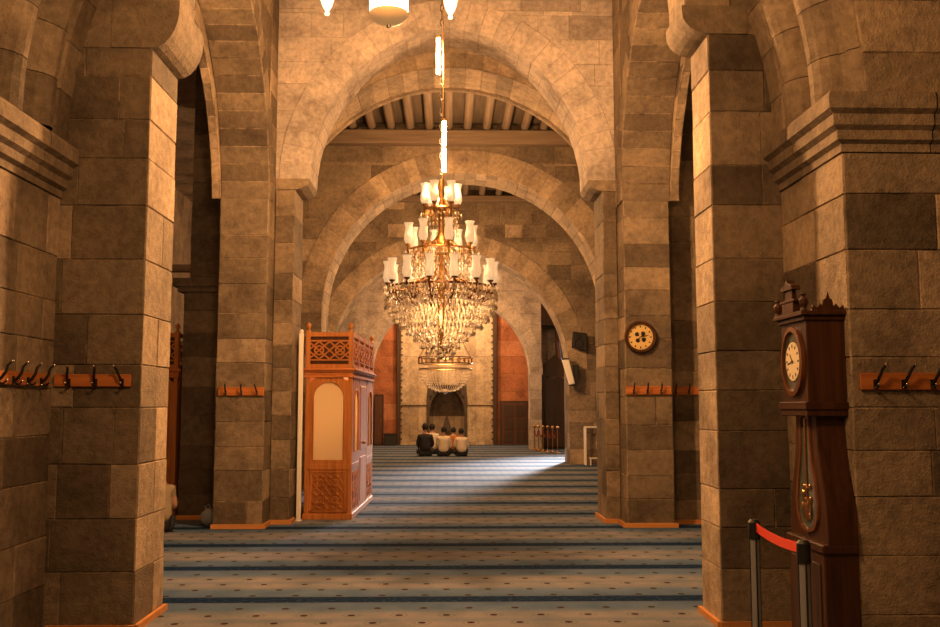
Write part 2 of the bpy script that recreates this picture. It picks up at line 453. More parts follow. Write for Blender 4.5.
# ------------------------------------------------------------------ near bay (A piers + moulded arch)
XA0, XA1 = -2.85, 2.50; YA0, YA1 = 5.8, 6.92
def near_pier(side):
    A = Ashlar(.06 if side < 0 else .12)
    if side < 0:
        zs = rows(0, 3.10, (.26, .4), 11)
        pier_faces(A, -XW, XA0, YA0, YA1, zs, 'FR', (.4, .75))
    else:
        zs = rows(0, 3.18, (.26, .4), 12)
        pier_faces(A, XA1, XW, YA0, YA1, zs, 'FL', (.4, .75))
    return A.build('stone_pier', 'stone', 'near stone pier beside the viewer, ' + ('left' if side < 0 else 'right behind the tall clock'))
near_pier(-1); near_pier(1)
def cornice(x_in, zb, h, side, name):
    """moulded cornice wrapping the pier corner"""
    prof = [(0, 0), (.02, 0), (.02, .05), (.055, .07), (.055, .13), (.09, .155), (.09, .225), (.13, .25), (.13, h - .03), (.115, h), (0, h)]
    A = Ashlar(.05)
    xo = XW * side
    mb = MB()
    n = len(prof)
    xin = lambda d: x_in - d if side > 0 else x_in + d
    # segments along the front and the reveal, mitred at the corner
    cuts_f = [x_in] + [x_in + side * t for t in (.55, 1.05, 1.7, 2.3, 3.0)] + [xo]
    for a, b in zip(cuts_f[:-1], cuts_f[1:]):
        tint = R.uniform(.25, .6); k = len(A.v)
        g = .004
        for xx, first in ((a, a == x_in), (b, False)):
            for d, z in prof:
                X = xin(d) if first else xx + (g if xx == a else -g) * side
                A.v.append((X, YA0 - d, zb + z)); A.c.append((tint, 0, 0, 1))
        A.f += [(k + i, k + i + 1, k + n + i + 1, k + n + i) for i in range(n - 1)]
    ys = [YA0, YA0 + .62, YA1]
    for a, b in zip(ys[:-1], ys[1:]):
        tint = R.uniform(.35, .65); k = len(A.v)
        for yy, first in ((a, a == YA0), (b, False)):
            for d, z in prof:
                A.v.append((xin(d), YA0 - d if first else yy + (.004 if yy == a else -.004), zb + z)); A.c.append((tint, 0, 0, 1))
        A.f += [(k + i, k + i + 1, k + n + i + 1, k + n + i) for i in range(n - 1)]
    A.raw(MB().box(min(x_in, xo), max(x_in, xo), YA0, YA1, zb, zb + h - .01))
    A.build(name, 'stone')
cornice(XA0, 3.10, .37, -1, 'trim_1'); cornice(XA1, 3.18, .36, 1, 'trim_2')

def moulded_arch():
    """near transverse arch with roll mouldings; profile = (depth, inset)"""
    c = (XA0 + XA1) / 2; hw = (XA1 - XA0) / 2; zs = 3.5
    prof = [(YA0, -.17), (YA0 + .04, -.17), (YA0 + .07, -.11), (YA0 + .12, -.10)]
    def roll(y, r, base):
        return [(y - r * math.cos(t), base + r * 1.1 * math.sin(t)) for t in [PI * k / 7 for k in range(8)]]
    prof += roll(YA0 + .27, .14, -.08) + [(YA0 + .44, -.1), (YA0 + .5, -.1)] + roll(YA0 + .66, .13, -.03) + [(YA0 + .84, -.02), (YA0 + .9, .04), (YA1, .04)]
    A = Ashlar(.12); n = len(prof); nv = 26; sub = 2
    for i in range(nv):
        tint = min(1, max(0, R.gauss(.4, .15)))
        k = len(A.v)
        for s_ in range(sub + 1):
            th = PI * (i + (s_ / sub) * .985 + .0075) / nv
            for d, ins in prof:
                r = hw - ins
                A.v.append((c - r * math.cos(th), d, zs + 1.12 * r * math.sin(th))); A.c.append((tint, 0, 0, 1))
        for s_ in range(sub):
            A.f += [(k + s_ * n + q, k + s_ * n + q + 1, k + (s_ + 1) * n + q + 1, k + (s_ + 1) * n + q) for q in range(n - 1)]
    # spandrel front
    Rm = hw + .17
    half = lambda z: Rm * math.sqrt(max(0, 1 - ((z - zs) / (1.12 * Rm)) ** 2))
    zc = zs + 1.12 * Rm
    zr = [z for z in rows(zs, TOP, (.26, .4), 5)]
    low = [z for z in rows(zs, zc, (.26, .38), 5)]; up = rows(zc, TOP, (.26, .4), 6)
    F = lambda a, b, d: (a, YA0 - d, b)
    A.courses(low, const(-XW), lambda z: c - half(z), F); A.courses(low, lambda z: c + half(z), const(XW), F)
    A.courses(up, const(-XW), const(XW), F)
    lowp = [(-XW, zs)] + [(c - (hw + .2) * math.cos(PI * i / 40), zs + 1.12 * (hw + .2) * math.sin(PI * i / 40)) for i in range(41)] + [(XW, zs)]
    topp = [(x, TOP) for x, z in lowp]
    A.raw(MB().strip(lowp, topp, lambda a, b: (a, YA0 + .03, b), lambda a, b: (a, YA1 - .01, b)))
    A.build('stone_arch', 'stone', 'moulded transverse arch nearest the viewer')
moulded_arch()

# ------------------------------------------------------------------ second pair of piers (B) and their arch
BL, BR = -2.215, 1.98; YB0, YB1 = 6.92, 7.6
def b_pier(side):
    YB1 = 7.6 if side < 0 else 7.42
    ZB = 4.25 if side < 0 else 4.40; k_ = (4.6 - ZB) / .28
    A = Ashlar(-.33 if side < 0 else -.38, g=.6)  # front and back stones tinted darker: shade put into the colour
    zs = rows(0, ZB, (.27, .42), 21 + side)
    pier_faces(A, -3.7 if side < 0 else BR, BL if side < 0 else 3.5, YB0, YB1, zs, 'FB', (.35, .62))
    A.bias = .24  # reveal stones tinted paler to imitate the light falling on them
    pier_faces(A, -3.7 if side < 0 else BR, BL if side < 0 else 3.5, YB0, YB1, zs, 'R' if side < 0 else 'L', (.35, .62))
    if side < 0: A.raw(MB().box(-XW, -3.68, YB0, YB1, 0, 4.6))
    else: A.raw(MB().box(3.48, XW, YB0, YB1, 0, 4.6))
    # corbel with a quarter-round underside
    x = BL if side < 0 else BR; s = -side
    prof = [(x - s * .3, ZB), (x, ZB)] + [(x + s * .2 * math.sin(t), ZB + .24 * k_ * (1 - math.cos(t))) for t in [PI / 2 * k / 6 for k in range(1, 7)]] + [(x + s * .2, 4.62), (x - s * .3, 4.62)]
    mb = MB().prism(prof, lambda a, b: (a, YB0 - .01, b), lambda a, b: (a, YB1 + .01, b))
    A.raw(mb)
    xo = -3.7 if side < 0 else 3.5
    A.raw(MB().box(min(xo, x - s * .28), max(xo, x - s * .28), YB0, YB1, ZB, 4.62))
    A.build('stone_pier', 'stone', 'second stone pier on the ' + ('left, beside the coat racks' if side < 0 else 'right, beside the tall clock'))
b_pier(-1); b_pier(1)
arch('stone_arch', (BL + BR) / 2, 4.62, 1.93, 0, 4.62, -XW, XW, YB0, 7.42, TOP, band=.34, nb=1, seed=31, bias=-.04, label='transverse arch carried on the second pair of piers')

# ------------------------------------------------------------------ mid piers (M)
YM1, YM2, YM3, YM4 = 12.4, 12.85, 13.6, 14.6
ZM = 4.53
for side in (-1, 1):
    A = Ashlar(-.22)  # darker tint on the pier imitates its dimly lit fronts
    zs = rows(0, 4.3, (.3, .4), 41 + side)
    if side < 0:
        pier_faces(A, -3.0, -2.37, YM1, YM3, zs, 'FLR')
        zs2 = rows(0, ZM, (.3, .42), 44); pier_faces(A, -2.36, -2.10, YM2, YM3, zs2, 'FR')
        pier_faces(A, -3.0, -2.33, YM3, YM4, rows(0, TOP, (.3, .42), 45), 'RB')
    else:
        pier_faces(A, 2.35, 2.96, YM1, YM3, zs, 'FLR')
        zs2 = rows(0, ZM, (.3, .42), 47); pier_faces(A, 2.15, 2.34, YM2, YM3, zs2, 'FL')
        pier_faces(A, 2.36, 2.98, YM3, YM4, rows(0, TOP, (.3, .42), 48), 'LB')
        pier_faces(A, 2.97, 3.9, YM2 - .1, YM3, rows(0, TOP, (.3, .42), 49), 'F')
    # corbel
    x = -2.10 if side < 0 else 2.15; s = -side
    prof = [(x - s * (.265 if side < 0 else .18), ZM), (x, ZM), (x + s * .08, ZM + .01), (x + s * .17, ZM + .06), (x + s * .2, ZM + .11), (x + s * .2, ZM + .15), (x - s * (.265 if side < 0 else .18), ZM + .15)]
    A.raw(MB().prism(prof, lambda a, b: (a, YM2 - .015, b), lambda a, b: (a, YM3, b)))
    # solid block above M1 up to the top
    if side < 0: pier_faces(A, -3.0, -2.37, YM1, YM2 + .02, rows(4.3, TOP, (.3, .4), 46), 'R')
    else: pier_faces(A, 2.33, 2.98, YM1, YM2 + .02, rows(4.3, TOP, (.3, .4), 46), 'L')
    A.build('stone_pier', 'stone', 'middle pier on the ' + ('left, beside the wooden booth' if side < 0 else 'right, carrying the round wall clock'))
# pointed arch: half width 1.93, rise 2.25
hw = 1.925; rise = 2.19; e_ = (rise * rise - hw * hw) / (2 * hw)
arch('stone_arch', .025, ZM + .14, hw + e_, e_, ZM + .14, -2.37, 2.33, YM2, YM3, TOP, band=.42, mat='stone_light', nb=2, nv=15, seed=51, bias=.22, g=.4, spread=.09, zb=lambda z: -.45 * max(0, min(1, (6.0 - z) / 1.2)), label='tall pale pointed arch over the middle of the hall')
# lower segmental order behind it with a roll moulding
Rs = 2.60
arch('stone_arch', .03, 3.95, Rs, 0, 5.10, -2.98, 2.98, YM3, YM4, TOP, band=.22, nb=1, nv=12, g=.4, seed=53, bias=.05, proud=.04, label='low segmental arch below the timber ceiling')
mb = MB()
pts = []
for i in range(41):
    th = math.asin((5.10 - 3.95) / Rs); th = th + (PI - 2 * th) * i / 40
    pts.append((.03 + (Rs + .0) * math.cos(th), YM4 - .06, 3.95 + (Rs + .0) * math.sin(th)))
mb.tube(pts, .055, 8).build('trim_3', 'plain', smooth=True)['kind'] = 'structure'

# arcade arches, running along the nave between B and M
for side in (-1, 1):
    xi, xo = (-2.37, -3.0) if side < 0 else (2.33, 2.98)
    fr = lambda a, dd, z: (dd, a, z)
    arch('stone_arch', 10.05, 4.3, 2.35, 0, 4.3, 7.45, 12.4, xi, xo, TOP, band=.3, fr=fr, nb=1, nv=16, seed=61 + side, mat='stone', bias=-.42, g=.8, label='side arch along the nave, ' + ('left' if side < 0 else 'right'))  # dark tint puts the shade of the soffit into the stone
    # aisle-side lower order
    arch('stone_arch', 10.05, 4.036, 2.364, .0, 4.3, 7.45, 12.4, xo, xo + side * .12, TOP, band=0, fr=fr, nb=1, nv=16, seed=65 + side, mat='stone', label='outer order of the side arch, ' + ('left' if side < 0 else 'right'))
# aisle pier seen through the left passage
A = Ashlar(-.12); zs = rows(0, 3.2, (.3, .42), 71)
pier_faces(A, -3.72, -3.0, 13.4, 14.2, zs, 'FL'); pier_faces(A, -3.66, -3.0, 13.46, 14.2, rows(3.32, TOP, (.3, .42), 72), 'FL')
A.raw(MB().box(-3.86, -3.0, 13.3, 14.2, 3.24, 3.36)); A.raw(MB().box(-3.8, -3.0, 13.34, 14.2, 3.17, 3.24))
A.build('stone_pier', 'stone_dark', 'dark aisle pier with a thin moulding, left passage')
t = thing('tie_beam', 'short weathered timber beam crossing the dark left passage', 'beam', (-4.6, 13.5, 3.52))
MB().box(-.9, .95, -.07, .07, -.05, .05).build('beam_body', 'beam_x', t, bevel=.008)

# ------------------------------------------------------------------ N, P, Q transverse arches
def trans(name, c, hw, zs, y0, y1, xl, xr, mat, seed, band, bias, nv=18, nb=2, label=''):
    A = Ashlar(bias)
    zr = rows(0, zs, (.3, .42), seed)
    if xl < c - hw - .05: pier_faces(A, xl, c - hw, y0, y1, zr, 'FLRB')
    pier_faces(A, c + hw, xr, y0, y1, zr, 'FLRB')
    A.build('stone_pier', mat, 'piers under ' + label)
    arch('stone_arch', c, zs, hw, 0, zs, xl, xr, y0, y1, TOP, ringbias=.13, g=.5, spread=.1, band=band, mat=mat, nb=nb, nv=nv, seed=seed + 1, bias=bias, label=label)
trans('N', .34, 2.73, 3.32, 18, 19, -4.6, 4.6, 'stone', 81, .45, -.12, 20, 2, 'round arch below the roof beam, beyond the big chandelier')
trans('P', .05, 3.2, 2.5, 25.2, 26.2, -4.8, 4.8, 'stone', 84, .5, -.12, 20, 2, 'wide round arch carrying the loudspeaker')
trans('Q', .14, 2.76, 2.6, 33, 33.8, -4.6, 3.3, 'stone_light', 87, .45, -.15, 18, 2, 'farthest arch in front of the prayer niche wall')

# ------------------------------------------------------------------ timber ceilings
def timber(y0, y1, zc, sp, r, x0=-4.2, x1=4.2, tag_='near'):
    MB().box(x0, x1, y0, y1, zc, zc + .06).build('ceiling', 'board')['kind'] = 'structure'
    n = int((x1 - x0) / sp)
    proto = None
    for i in range(n + 1):
        x = x0 + sp * (i + .4)
        if abs(x) > 2.9: continue
        if proto is None:
            mb = MB().tube([(0, y0 + .05 + (y1 - y0 - .1) * k / 6, R.uniform(-.008, .008)) for k in range(7)], r, 10)
            proto = mb.build('rafter', 'beam', smooth=True); o = proto
        else: o = proto.copy(); C.objects.link(o)
        o.location = (x, 0, zc - r - .01)
        tag(o, 'round pale timber rafter under the boards ' + tag_, 'rafter', 'rafters ' + tag_)
timber(YM4, 18.0, 7.02, .37, .085, tag_='behind the middle arch')
timber(19.0, 25.2, 7.35, .45, .09, tag_='beyond the second round arch')
t = thing('tie_beam', 'long horizontal timber beam under the rafter ends above the round arch', 'beam', (0, 17.85, 6.70))
MB().box(-3.2, 3.2, -.1, .14, -.135, .138).build('beam_body', 'beam_x', t, bevel=.015)
t = thing('tie_beam', 'far horizontal timber beam seen through the round arch behind the chandelier chain', 'beam', (0, 25.05, 7.08))
MB().box(-4, 4, -.1, .14, -.08, .08).build('beam_body', 'beam_x', t, bevel=.015)

# ------------------------------------------------------------------ far wall
YW = 37.0
A = Ashlar(.1)
zs = rows(0, TOP, (.45, .7), 91)
A.courses(zs, const(-XW), const(-1.95), lambda a, b, d: (a, YW - d, b), (.8, 1.6))
A.courses(zs, const(1.95), const(3.35), lambda a, b, d: (a, YW - d, b), (.8, 1.6))
A.raw(MB().box(-XW, -.72, YW + .02, YW + .8, 0, TOP)); A.raw(MB().box(.72, XW, YW + .02, YW + .8, 0, TOP)); A.raw(MB().box(-.72, .72, YW + .02, YW + .8, 2.3, TOP))
A.raw(MB().box(-.8, .8, YW + .8, YW + 1, 0, 2.5))
A.build('wall_far', 'red_plaster')
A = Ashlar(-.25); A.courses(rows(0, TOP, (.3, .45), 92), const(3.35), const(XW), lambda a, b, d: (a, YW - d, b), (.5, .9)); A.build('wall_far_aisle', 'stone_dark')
A = Ashlar(.05)
xs = [-1.78, -1.45, -1.1, -.74, .74, 1.12, 1.46, 1.78]
for z0, z1 in ((0, .12), (.12, 1.5), (1.54, 3.4), (3.42, 5.2), (5.2, 7.4)):
    for a, b in zip(xs[:-1], xs[1:]):
        if a == -.74:
            if z1 <= 1.6 or z0 < 2.2:
                if z1 > 2.3:
                    for p, q in ((-.74, -.3), (-.3, .34), (.34, .74)): A.cell([(p, 2.32), (q, 2.32), (q, z1), (p, z1)], lambda a_, b_, d: (a_, YW - .1 - d, b_), out=0)
                continue
            for p, q in ((-.74, -.3), (-.3, .34), (.34, .74)): A.cell([(p, z0), (q, z0), (q, z1), (p, z1)], lambda a_, b_, d: (a_, YW - .1 - d, b_), out=0)
        else: A.cell([(a, z0), (b, z0), (b, z1), (a, z1)], lambda a_, b_, d: (a_, YW - .1 - d, b_), out=0)
A.raw(MB().box(-1.8, -.73, YW - .09, YW + .03, 0, 7.4)); A.raw(MB().box(.73, 1.8, YW - .09, YW + .03, 0, 7.4)); A.raw(MB().box(-.74, .74, YW - .09, YW + .03, 2.32, 7.4))
o = A.build('prayer_niche_wall', 'panel_stone'); del o['kind']
niche = thing('prayer_niche', 'arched prayer niche in a tall pale stone panel on the far wall', 'prayer niche', (0, YW, 0))
o.parent = niche; o.location = (0, -YW, 0); o.name = 'stone_panel'
if 'label' in o: del o['label']
for s in (-1, 1):   # dark carved borders
    mb = MB().box(s * 1.87 - .075, s * 1.87 + .075, -.16, .02, 0, 6.6)
    for k in range(26): mb.box(s * 1.76 - .03, s * 1.76 + .03, -.14, .0, .2 + k * .25, .26 + k * .25)
    mb.build('carved_border', 'dark_wood', niche)
# niche: half-octagon recess with stepped crown
mb = MB()
plan = [(-.7, -.12), (-.55, .3), (-.25, .55), (.25, .55), (.55, .3), (.7, -.12)]
for z0, z1 in ((0, 1.1),):
    for (a, b), (c_, d_) in zip(plan[:-1], plan[1:]): mb.add([(a, b, z0), (c_, d_, z0), (c_, d_, z1), (a, b, z1)], [(0, 1, 2, 3)])
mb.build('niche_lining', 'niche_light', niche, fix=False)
mb = MB()
lv = [(1.1, 1.0), (1.35, .97), (1.62, .88), (1.85, .72), (2.05, .5), (2.25, .2), (2.3, .05)]
for (z0, k0), (z1, k1) in zip(lv[:-1], lv[1:]):
    P0 = [(a * k0, -.12 + (b + .12) * k0) for a, b in plan]; P1 = [(a * k1, -.12 + (b + .12) * k1) for a, b in plan]
    for i in range(5): mb.add([(*P0[i], z0), (*P0[i + 1], z0), (*P1[i + 1], z1), (*P1[i], z1)], [(0, 1, 2, 3)])
    mb.add([(-.76, -.11, z0), (-.7 * k0, -.11, z0), (-.7 * k1, -.11, z1), (-.76, -.11, z1)], [(0, 1, 2, 3)])
    mb.add([(.76, -.11, z0), (.7 * k0, -.11, z0), (.7 * k1, -.11, z1), (.76, -.11, z1)], [(0, 1, 2, 3)])
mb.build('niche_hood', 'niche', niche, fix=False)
mb = MB()
for s in (-1, 1):
    mb.box(s * .73 - .05, s * .73 + .05, -.2, -.08, 0, 1.9)
    mb.box(s * .66 - .1, s * .66 + .1, -.2, -.08, 1.9, 2.1); mb.box(s * .5 - .1, s * .5 + .1, -.2, -.08, 2.1, 2.28); mb.ball((s * .5, -.14, 2.33), .06)
mb.box(-.5, .5, -.2, -.08, 2.22, 2.3)
mb.build('niche_surround', 'niche', niche)
mb = MB(); mb.prism([(-.22, .9), (.22, .9), (.03, 1.5), (-.03, 1.5)], lambda a, b: (a, .3, b - .4), lambda a, b: (a, .4, b - .4)); mb.build('niche_motif', 'niche', niche)
for a, b in ((-1.78, -.76), (.76, 1.78)): MB().box(a, b, -.13, -.08, 1.5, 1.535).build('moulding', 'niche', niche)
# door right of niche
A_ = MB().box(2.12, 3.1, YW - .08, YW + .02, 0, 1.62)
d1 = A_.build('door_1', 'door_wood', bevel=.01); d1['kind'] = 'structure'
mb = MB()
for i in range(2):
    for k in range(3): mb.box(2.2 + i * .47, 2.58 + i * .47, YW - .11, YW - .07, .1 + k * .5, .52 + k * .5)
mb.build('door_panels', 'dark_wood', d1)
mb = MB().box(2.04, 3.18, YW - .05, YW + .02, 1.62, 1.7).box(2.05, 2.12, YW - .1, YW + .02, 0, 1.62).box(3.1, 3.17, YW - .1, YW + .02, 0, 1.62)
mb.build('door_frame', 'dark_wood', d1)
t = thing('tall_cabinet', 'narrow tall dark cabinet against the red wall, left of the prayer niche', 'cabinet', (-2.62, 36.6, 0))
MB().box(-.17, .17, -.2, .3, 0, 1.95).build('body', 'dark_wood', t, bevel=.01); MB().box(-.14, .14, -.22, -.195, .08, 1.86).build('door', 'door_wood', t, bevel=.004)
MB().ball((.1, -.235, .95), .016).build('knob', 'brass', t)
t = thing('storage_box', 'low dark box on the floor between tall cabinet and niche border', 'box', (-2.15, 36.5, 0))
MB().box(-.24, .24, -.2, .2, 0, .42).build('body', 'black', t, bevel=.02); MB().box(-.26, .26, -.22, .22, .42, .47).build('lid', 'dark_wood', t, bevel=.01)

# ------------------------------------------------------------------ skirting boards
def skirt(name, pts, h=.045, th=.03):
    mb = MB()
    for (x0, y0), (x1, y1) in pts:
        d = Vector((x1 - x0, y1 - y0)).normalized(); n = Vector((d.y, -d.x)) * th
        e = d * th * .6
        vs = [(x0 - e.x, y0 - e.y), (x1 + e.x, y1 + e.y), (x1 + n.x + e.x, y1 + n.y + e.y), (x0 + n.x - e.x, y0 + n.y - e.y)]
        mb.prism(vs, lambda a, b: (a, b, .001), lambda a, b: (a, b, h))
    mb.build(name, 'skirt')['kind'] = 'structure'
skirt('baseboard_left_near', [((-2.8, YB0 - .01), (BL, YB0 - .01)), ((BL + .01, YB0), (BL + .01, 7.6))])
skirt('baseboard_right_near', [((BR, YB0 - .01), (2.46, YB0 - .01)), ((BR - .01, 7.42), (BR - .01, YB0))])
skirt('baseboard_left_middle', [((-3.0, YM1 - .01), (-2.37, YM1 - .01)), ((-2.36, YM1), (-2.36, YM2)), ((-2.36, YM2 - .01), (-2.1, YM2 - .01)), ((-2.09, YM2), (-2.09, YM3 - .5))], .06)
skirt('baseboard_right_middle', [((2.33, YM1 - .01), (2.98, YM1 - .01)), ((2.32, YM2), (2.32, YM1)), ((2.15, YM2 - .01), (2.32, YM2 - .01)), ((2.14, YM3), (2.14, YM2))], .06)
skirt('baseboard_left_aisle', [((-3.72, 13.39), (-3.0, 13.39))], .06)
skirt('baseboard_right_aisle', [((2.98, YM2 - .11), (3.9, YM2 - .11))], .06)
skirt('baseboard_right_front', [((XA1, YA0 - .01), (4.5, YA0 - .01))])

# ------------------------------------------------------------------ coat racks
def hook_mesh(parent, x, twist=0.0, name='hook'):
    """double coat hook on a board whose face is y=0, facing -y"""
    mb = MB()
    up = [(x, -.004, -.02), (x, -.03, 0), (x + twist * .3, -.05, .035), (x + twist * .8, -.055, .075), (x + twist * 1.2, -.075, .098)]
    mb.tube(up, [.009, .010, .010, .009, .007], 8)
    mb.tube([(x, -.004, -.02), (x, -.025, -.04), (x - twist * .2, -.045, -.038), (x - twist * .2, -.06, -.022)], [.008, .007, .006, .006], 8)
    mb.box(x - .012, x + .012, -.008, .0, -.045, .012)
    h = mb.build(name, 'iron', parent, smooth=True)
    for c_, r_ in (((x + twist * 1.2, -.08, .102), .0095), ((x - twist * .2, -.063, -.018), .009)):
        MB().ball(c_, r_, 8).build('ball_tip', 'steel', h, smooth=True)
    MB().ball((x - .004, -.009, -.037), .005, 6).build('screw_head', 'steel', h, smooth=True)
def rack(loc, rz, length, hooks, label, h=.09, th=.022, x0=0):
    t = thing('coat_rack', label, 'coat rack', loc, rz, 'wooden coat racks screwed to the stone piers')
    MB().box(x0, x0 + length, -th, 0, -h / 2, h / 2).build('board', 'oak_x', t, bevel=.004)
    for i, (x, tw) in enumerate(hooks): 
        hook_mesh(t, x, tw)
    for c_ in list(t.children):
        if c_.name.startswith('hook'): c_.location = (0, -th, 0)
    return t
rack((-2.83, YB0 - .005, 1.765), 0, .55, [(.11, .01), (.30, .012), (.49, -.03)], 'orange wooden coat rack with three hooks on the shaded front of the left pier')
rack((XA0 + .005, 5.92, 1.765), PI / 2, .90, [(.10, .02), (.32, .02), (.53, .02), (.74, .02)], 'orange wooden coat rack with four hooks at the left edge of the photo')
rack((2.545, YA0 - .005, 1.735), 0, 1.3, [(.09, .03), (.265, .035), (.445, .035), (.63, .03), (.82, .03), (1.02, .03)], 'orange wooden coat rack on the near right pier beside the tall clock', h=.105)
rack((-2.965, YM1 - .006, 1.755), 0, .59, [(.1, .0), (.3, .005), (.5, -.02)], 'small orange coat rack on the left middle pier by the wooden booth', h=.11)
rack((2.345, YM1 - .006, 1.77), 0, .6, [(.1, 0), (.28, .0), (.46, .0)], 'small coat rack under the round wall clock', h=.11)
rack((3.0, YM2 - .106, 1.77), 0, .6, [(.08, 0), (.26, 0), (.44, 0)], 'shaded coat rack in the dark recess right of the round wall clock', h=.11)

# ------------------------------------------------------------------ round wall clock
t = thing('wall_clock', 'round dark-rimmed wall clock with gold face on the right middle pier', 'clock', (2.545, YM1 - .008, 2.47))
mb = MB()
prof = [(0.0, .0), (.21, .0), (.215, -.03), (.2, -.05), (.172, -.045), (.165, -.02)]
mb.add([(r * math.cos(2 * PI * k / 8 + PI / 8 + 0), z, r * math.sin(2 * PI * k / 8 + PI / 8)) if r > .19 else (r * math.cos(2 * PI * k / 8 + PI / 8), z, r * math.sin(2 * PI * k / 8 + PI / 8)) for r, z in prof for k in range(8)], [])
mb = MB(); n = 32; vs = []
for r, z in prof:
    for k in range(n): vs.append((r * math.cos(2 * PI * k / n), z, r * math.sin(2 * PI * k / n)))
mb.add(vs, [(i * n + k, i * n + (k + 1) % n, (i + 1) * n + (k + 1) % n, (i + 1) * n + k) for i in range(len(prof) - 1) for k in range(n)])
mb.build('rim', 'walnut', t, smooth=True)
MB().cyl((0, -.012, 0), (0, -.022, 0), .17, n=32).build('dial', 'gold_dial', t)
mb = MB()
for k in range(12):
    a = 2 * PI * k / 12
    c_, s_ = math.cos(a), math.sin(a)
    mb.prism([(.125, -.007), (.15, -.009), (.15, .009), (.125, .007)], lambda p, q: (p * c_ - q * s_, -.022, p * s_ + q * c_), lambda p, q: (p * c_ - q * s_, -.025, p * s_ + q * c_))
for k in range(4):
    a = PI / 4 + PI / 2 * k + .12; c_, s_ = math.cos(a), math.sin(a)
    pl = [(.02, 0)] + [(.06 + .026 * math.cos(q), .03 * math.sin(q)) for q in [(-.75 + .15 * i) * PI for i in range(11)]]
    mb.prism(pl, lambda p, q: (p * c_ - q * s_, -.022, p * s_ + q * c_), lambda p, q: (p * c_ - q * s_, -.0245, p * s_ + q * c_))
mb.build('dial_markings', 'black', t)
for nm, L_, a in (('hour_hand', .075, 1.1), ('minute_hand', .12, 1.35)):
    mb = MB(); c_, s_ = math.sin(a), math.cos(a)
    mb.prism([(-.02, -.004), (L_ * .7, -.006), (L_, 0), (L_ * .7, .006), (-.02, .004)], lambda p, q: (p * c_ + q * s_, -.027, p * s_ - q * c_), lambda p, q: (p * c_ + q * s_, -.030, p * s_ - q * c_)); mb.build(nm, 'black', t)

# ------------------------------------------------------------------ longcase clock (stands against the reveal of the near right pier, facing the nave)
gc = thing('longcase_clock', 'tall dark walnut pendulum clock with carved crest, against the near right pier', 'clock', (2.50, 6.08, 0))
# local: x = towards nave is negative; y = width
def sym(poly): return [(a, b) for a, b in poly] + [(-a, b) for a, b in reversed(poly)]
trunk_half = [(.31, .74), (.31, .80), (.305, .86), (.29, .98), (.255, 1.10), (.215, 1.22), (.19, 1.34), (.175, 1.46), (.17, 1.58)]
body = MB()
body.prism(sym(trunk_half), lambda a, b: (-.19, a, b), lambda a, b: (-.005, a, b))
body.build('trunk', 'walnut', gc, bevel=.006)
mb = MB().box(-.215, -.005, -.30, .30, .06, .70).box(-.235, -.004, -.32, .32, 0, .07).box(-.228, -.004, -.315, .315, .69, .745)
mb.build('base', 'walnut', gc, bevel=.008)
mb = MB()
mb.prism([(-.225, -.25), (-.225, .25)] and [(-.24, .14), (.24, .14), (.24, .62), (-.24, .62)], lambda a, b: (-.222, a, b), lambda a, b: (-.214, a, b)); mb.build('base_panel', 'dark_wood', gc, bevel=.003)
hood = MB().box(-.25, -.004, -.22, .22, 1.60, 2.14).box(-.275, -.003, -.24, .24, 1.56, 1.61).box(-.265, -.003, -.23, .23, 1.52, 1.57)
hood.box(-.27, -.003, -.235, .235, 2.12, 2.15).box(-.29, -.003, -.255, .255, 2.15, 2.18)
hood.build('hood', 'walnut', gc, bevel=.005)
# oval dial bezel
def oval(ry, rz, n=32): return [(ry * math.cos(2 * PI * k / n), rz * math.sin(2 * PI * k / n)) for k in range(n)]
mb = MB(); o1, o2 = oval(.185, .225), oval(.155, .195)
n = 32; vs = []
for x, o in ((-.25, o1), (-.272, o1), (-.276, o2), (-.252, o2)): vs += [(x, a, 1.87 + b) for a, b in o]
mb.add(vs, [(i * n + k, i * n + (k + 1) % n, (i + 1) * n + (k + 1) % n, (i + 1) * n + k) for i in range(3) for k in range(n)])
mb.build('bezel', 'walnut_red', gc, smooth=True)
mb = MB(); mb.prism(o2, lambda a, b: (-.2515, a, 1.87 + b), lambda a, b: (-.256, a, 1.87 + b)); mb.build('dial_surround', 'glass_dark', gc)
mb = MB(); mb.prism(oval(.12, .125), lambda a, b: (-.2565, a - .0, 1.87 + b), lambda a, b: (-.262, a, 1.87 + b)); dl = mb.build('dial', 'dial', gc)
mb = MB()
for k in range(12):
    a = 2 * PI * k / 12; c_, s_ = math.cos(a), math.sin(a)
    mb.prism([(.088, -.006), (.11, -.006), (.11, .006), (.088, .006)], lambda p, q: (-.262, p * c_ - q * s_, 1.87 + p * s_ + q * c_), lambda p, q: (-.2635, p * c_ - q * s_, 1.87 + p * s_ + q * c_))
mb.build('numerals', 'black', dl)
for nm, L_, a in (('hour_hand', .06, .9), ('minute_hand', .09, -.2)):
    mb = MB(); c_, s_ = math.cos(a), math.sin(a)
    mb.prism([(-.015, -.004), (L_, -.003), (L_, .003), (-.015, .004)], lambda p, q: (-.264, p * c_ - q * s_, 1.87 + p * s_ + q * c_), lambda p, q: (-.266, p * c_ - q * s_, 1.87 + p * s_ + q * c_)); mb.build(nm, 'black', dl)
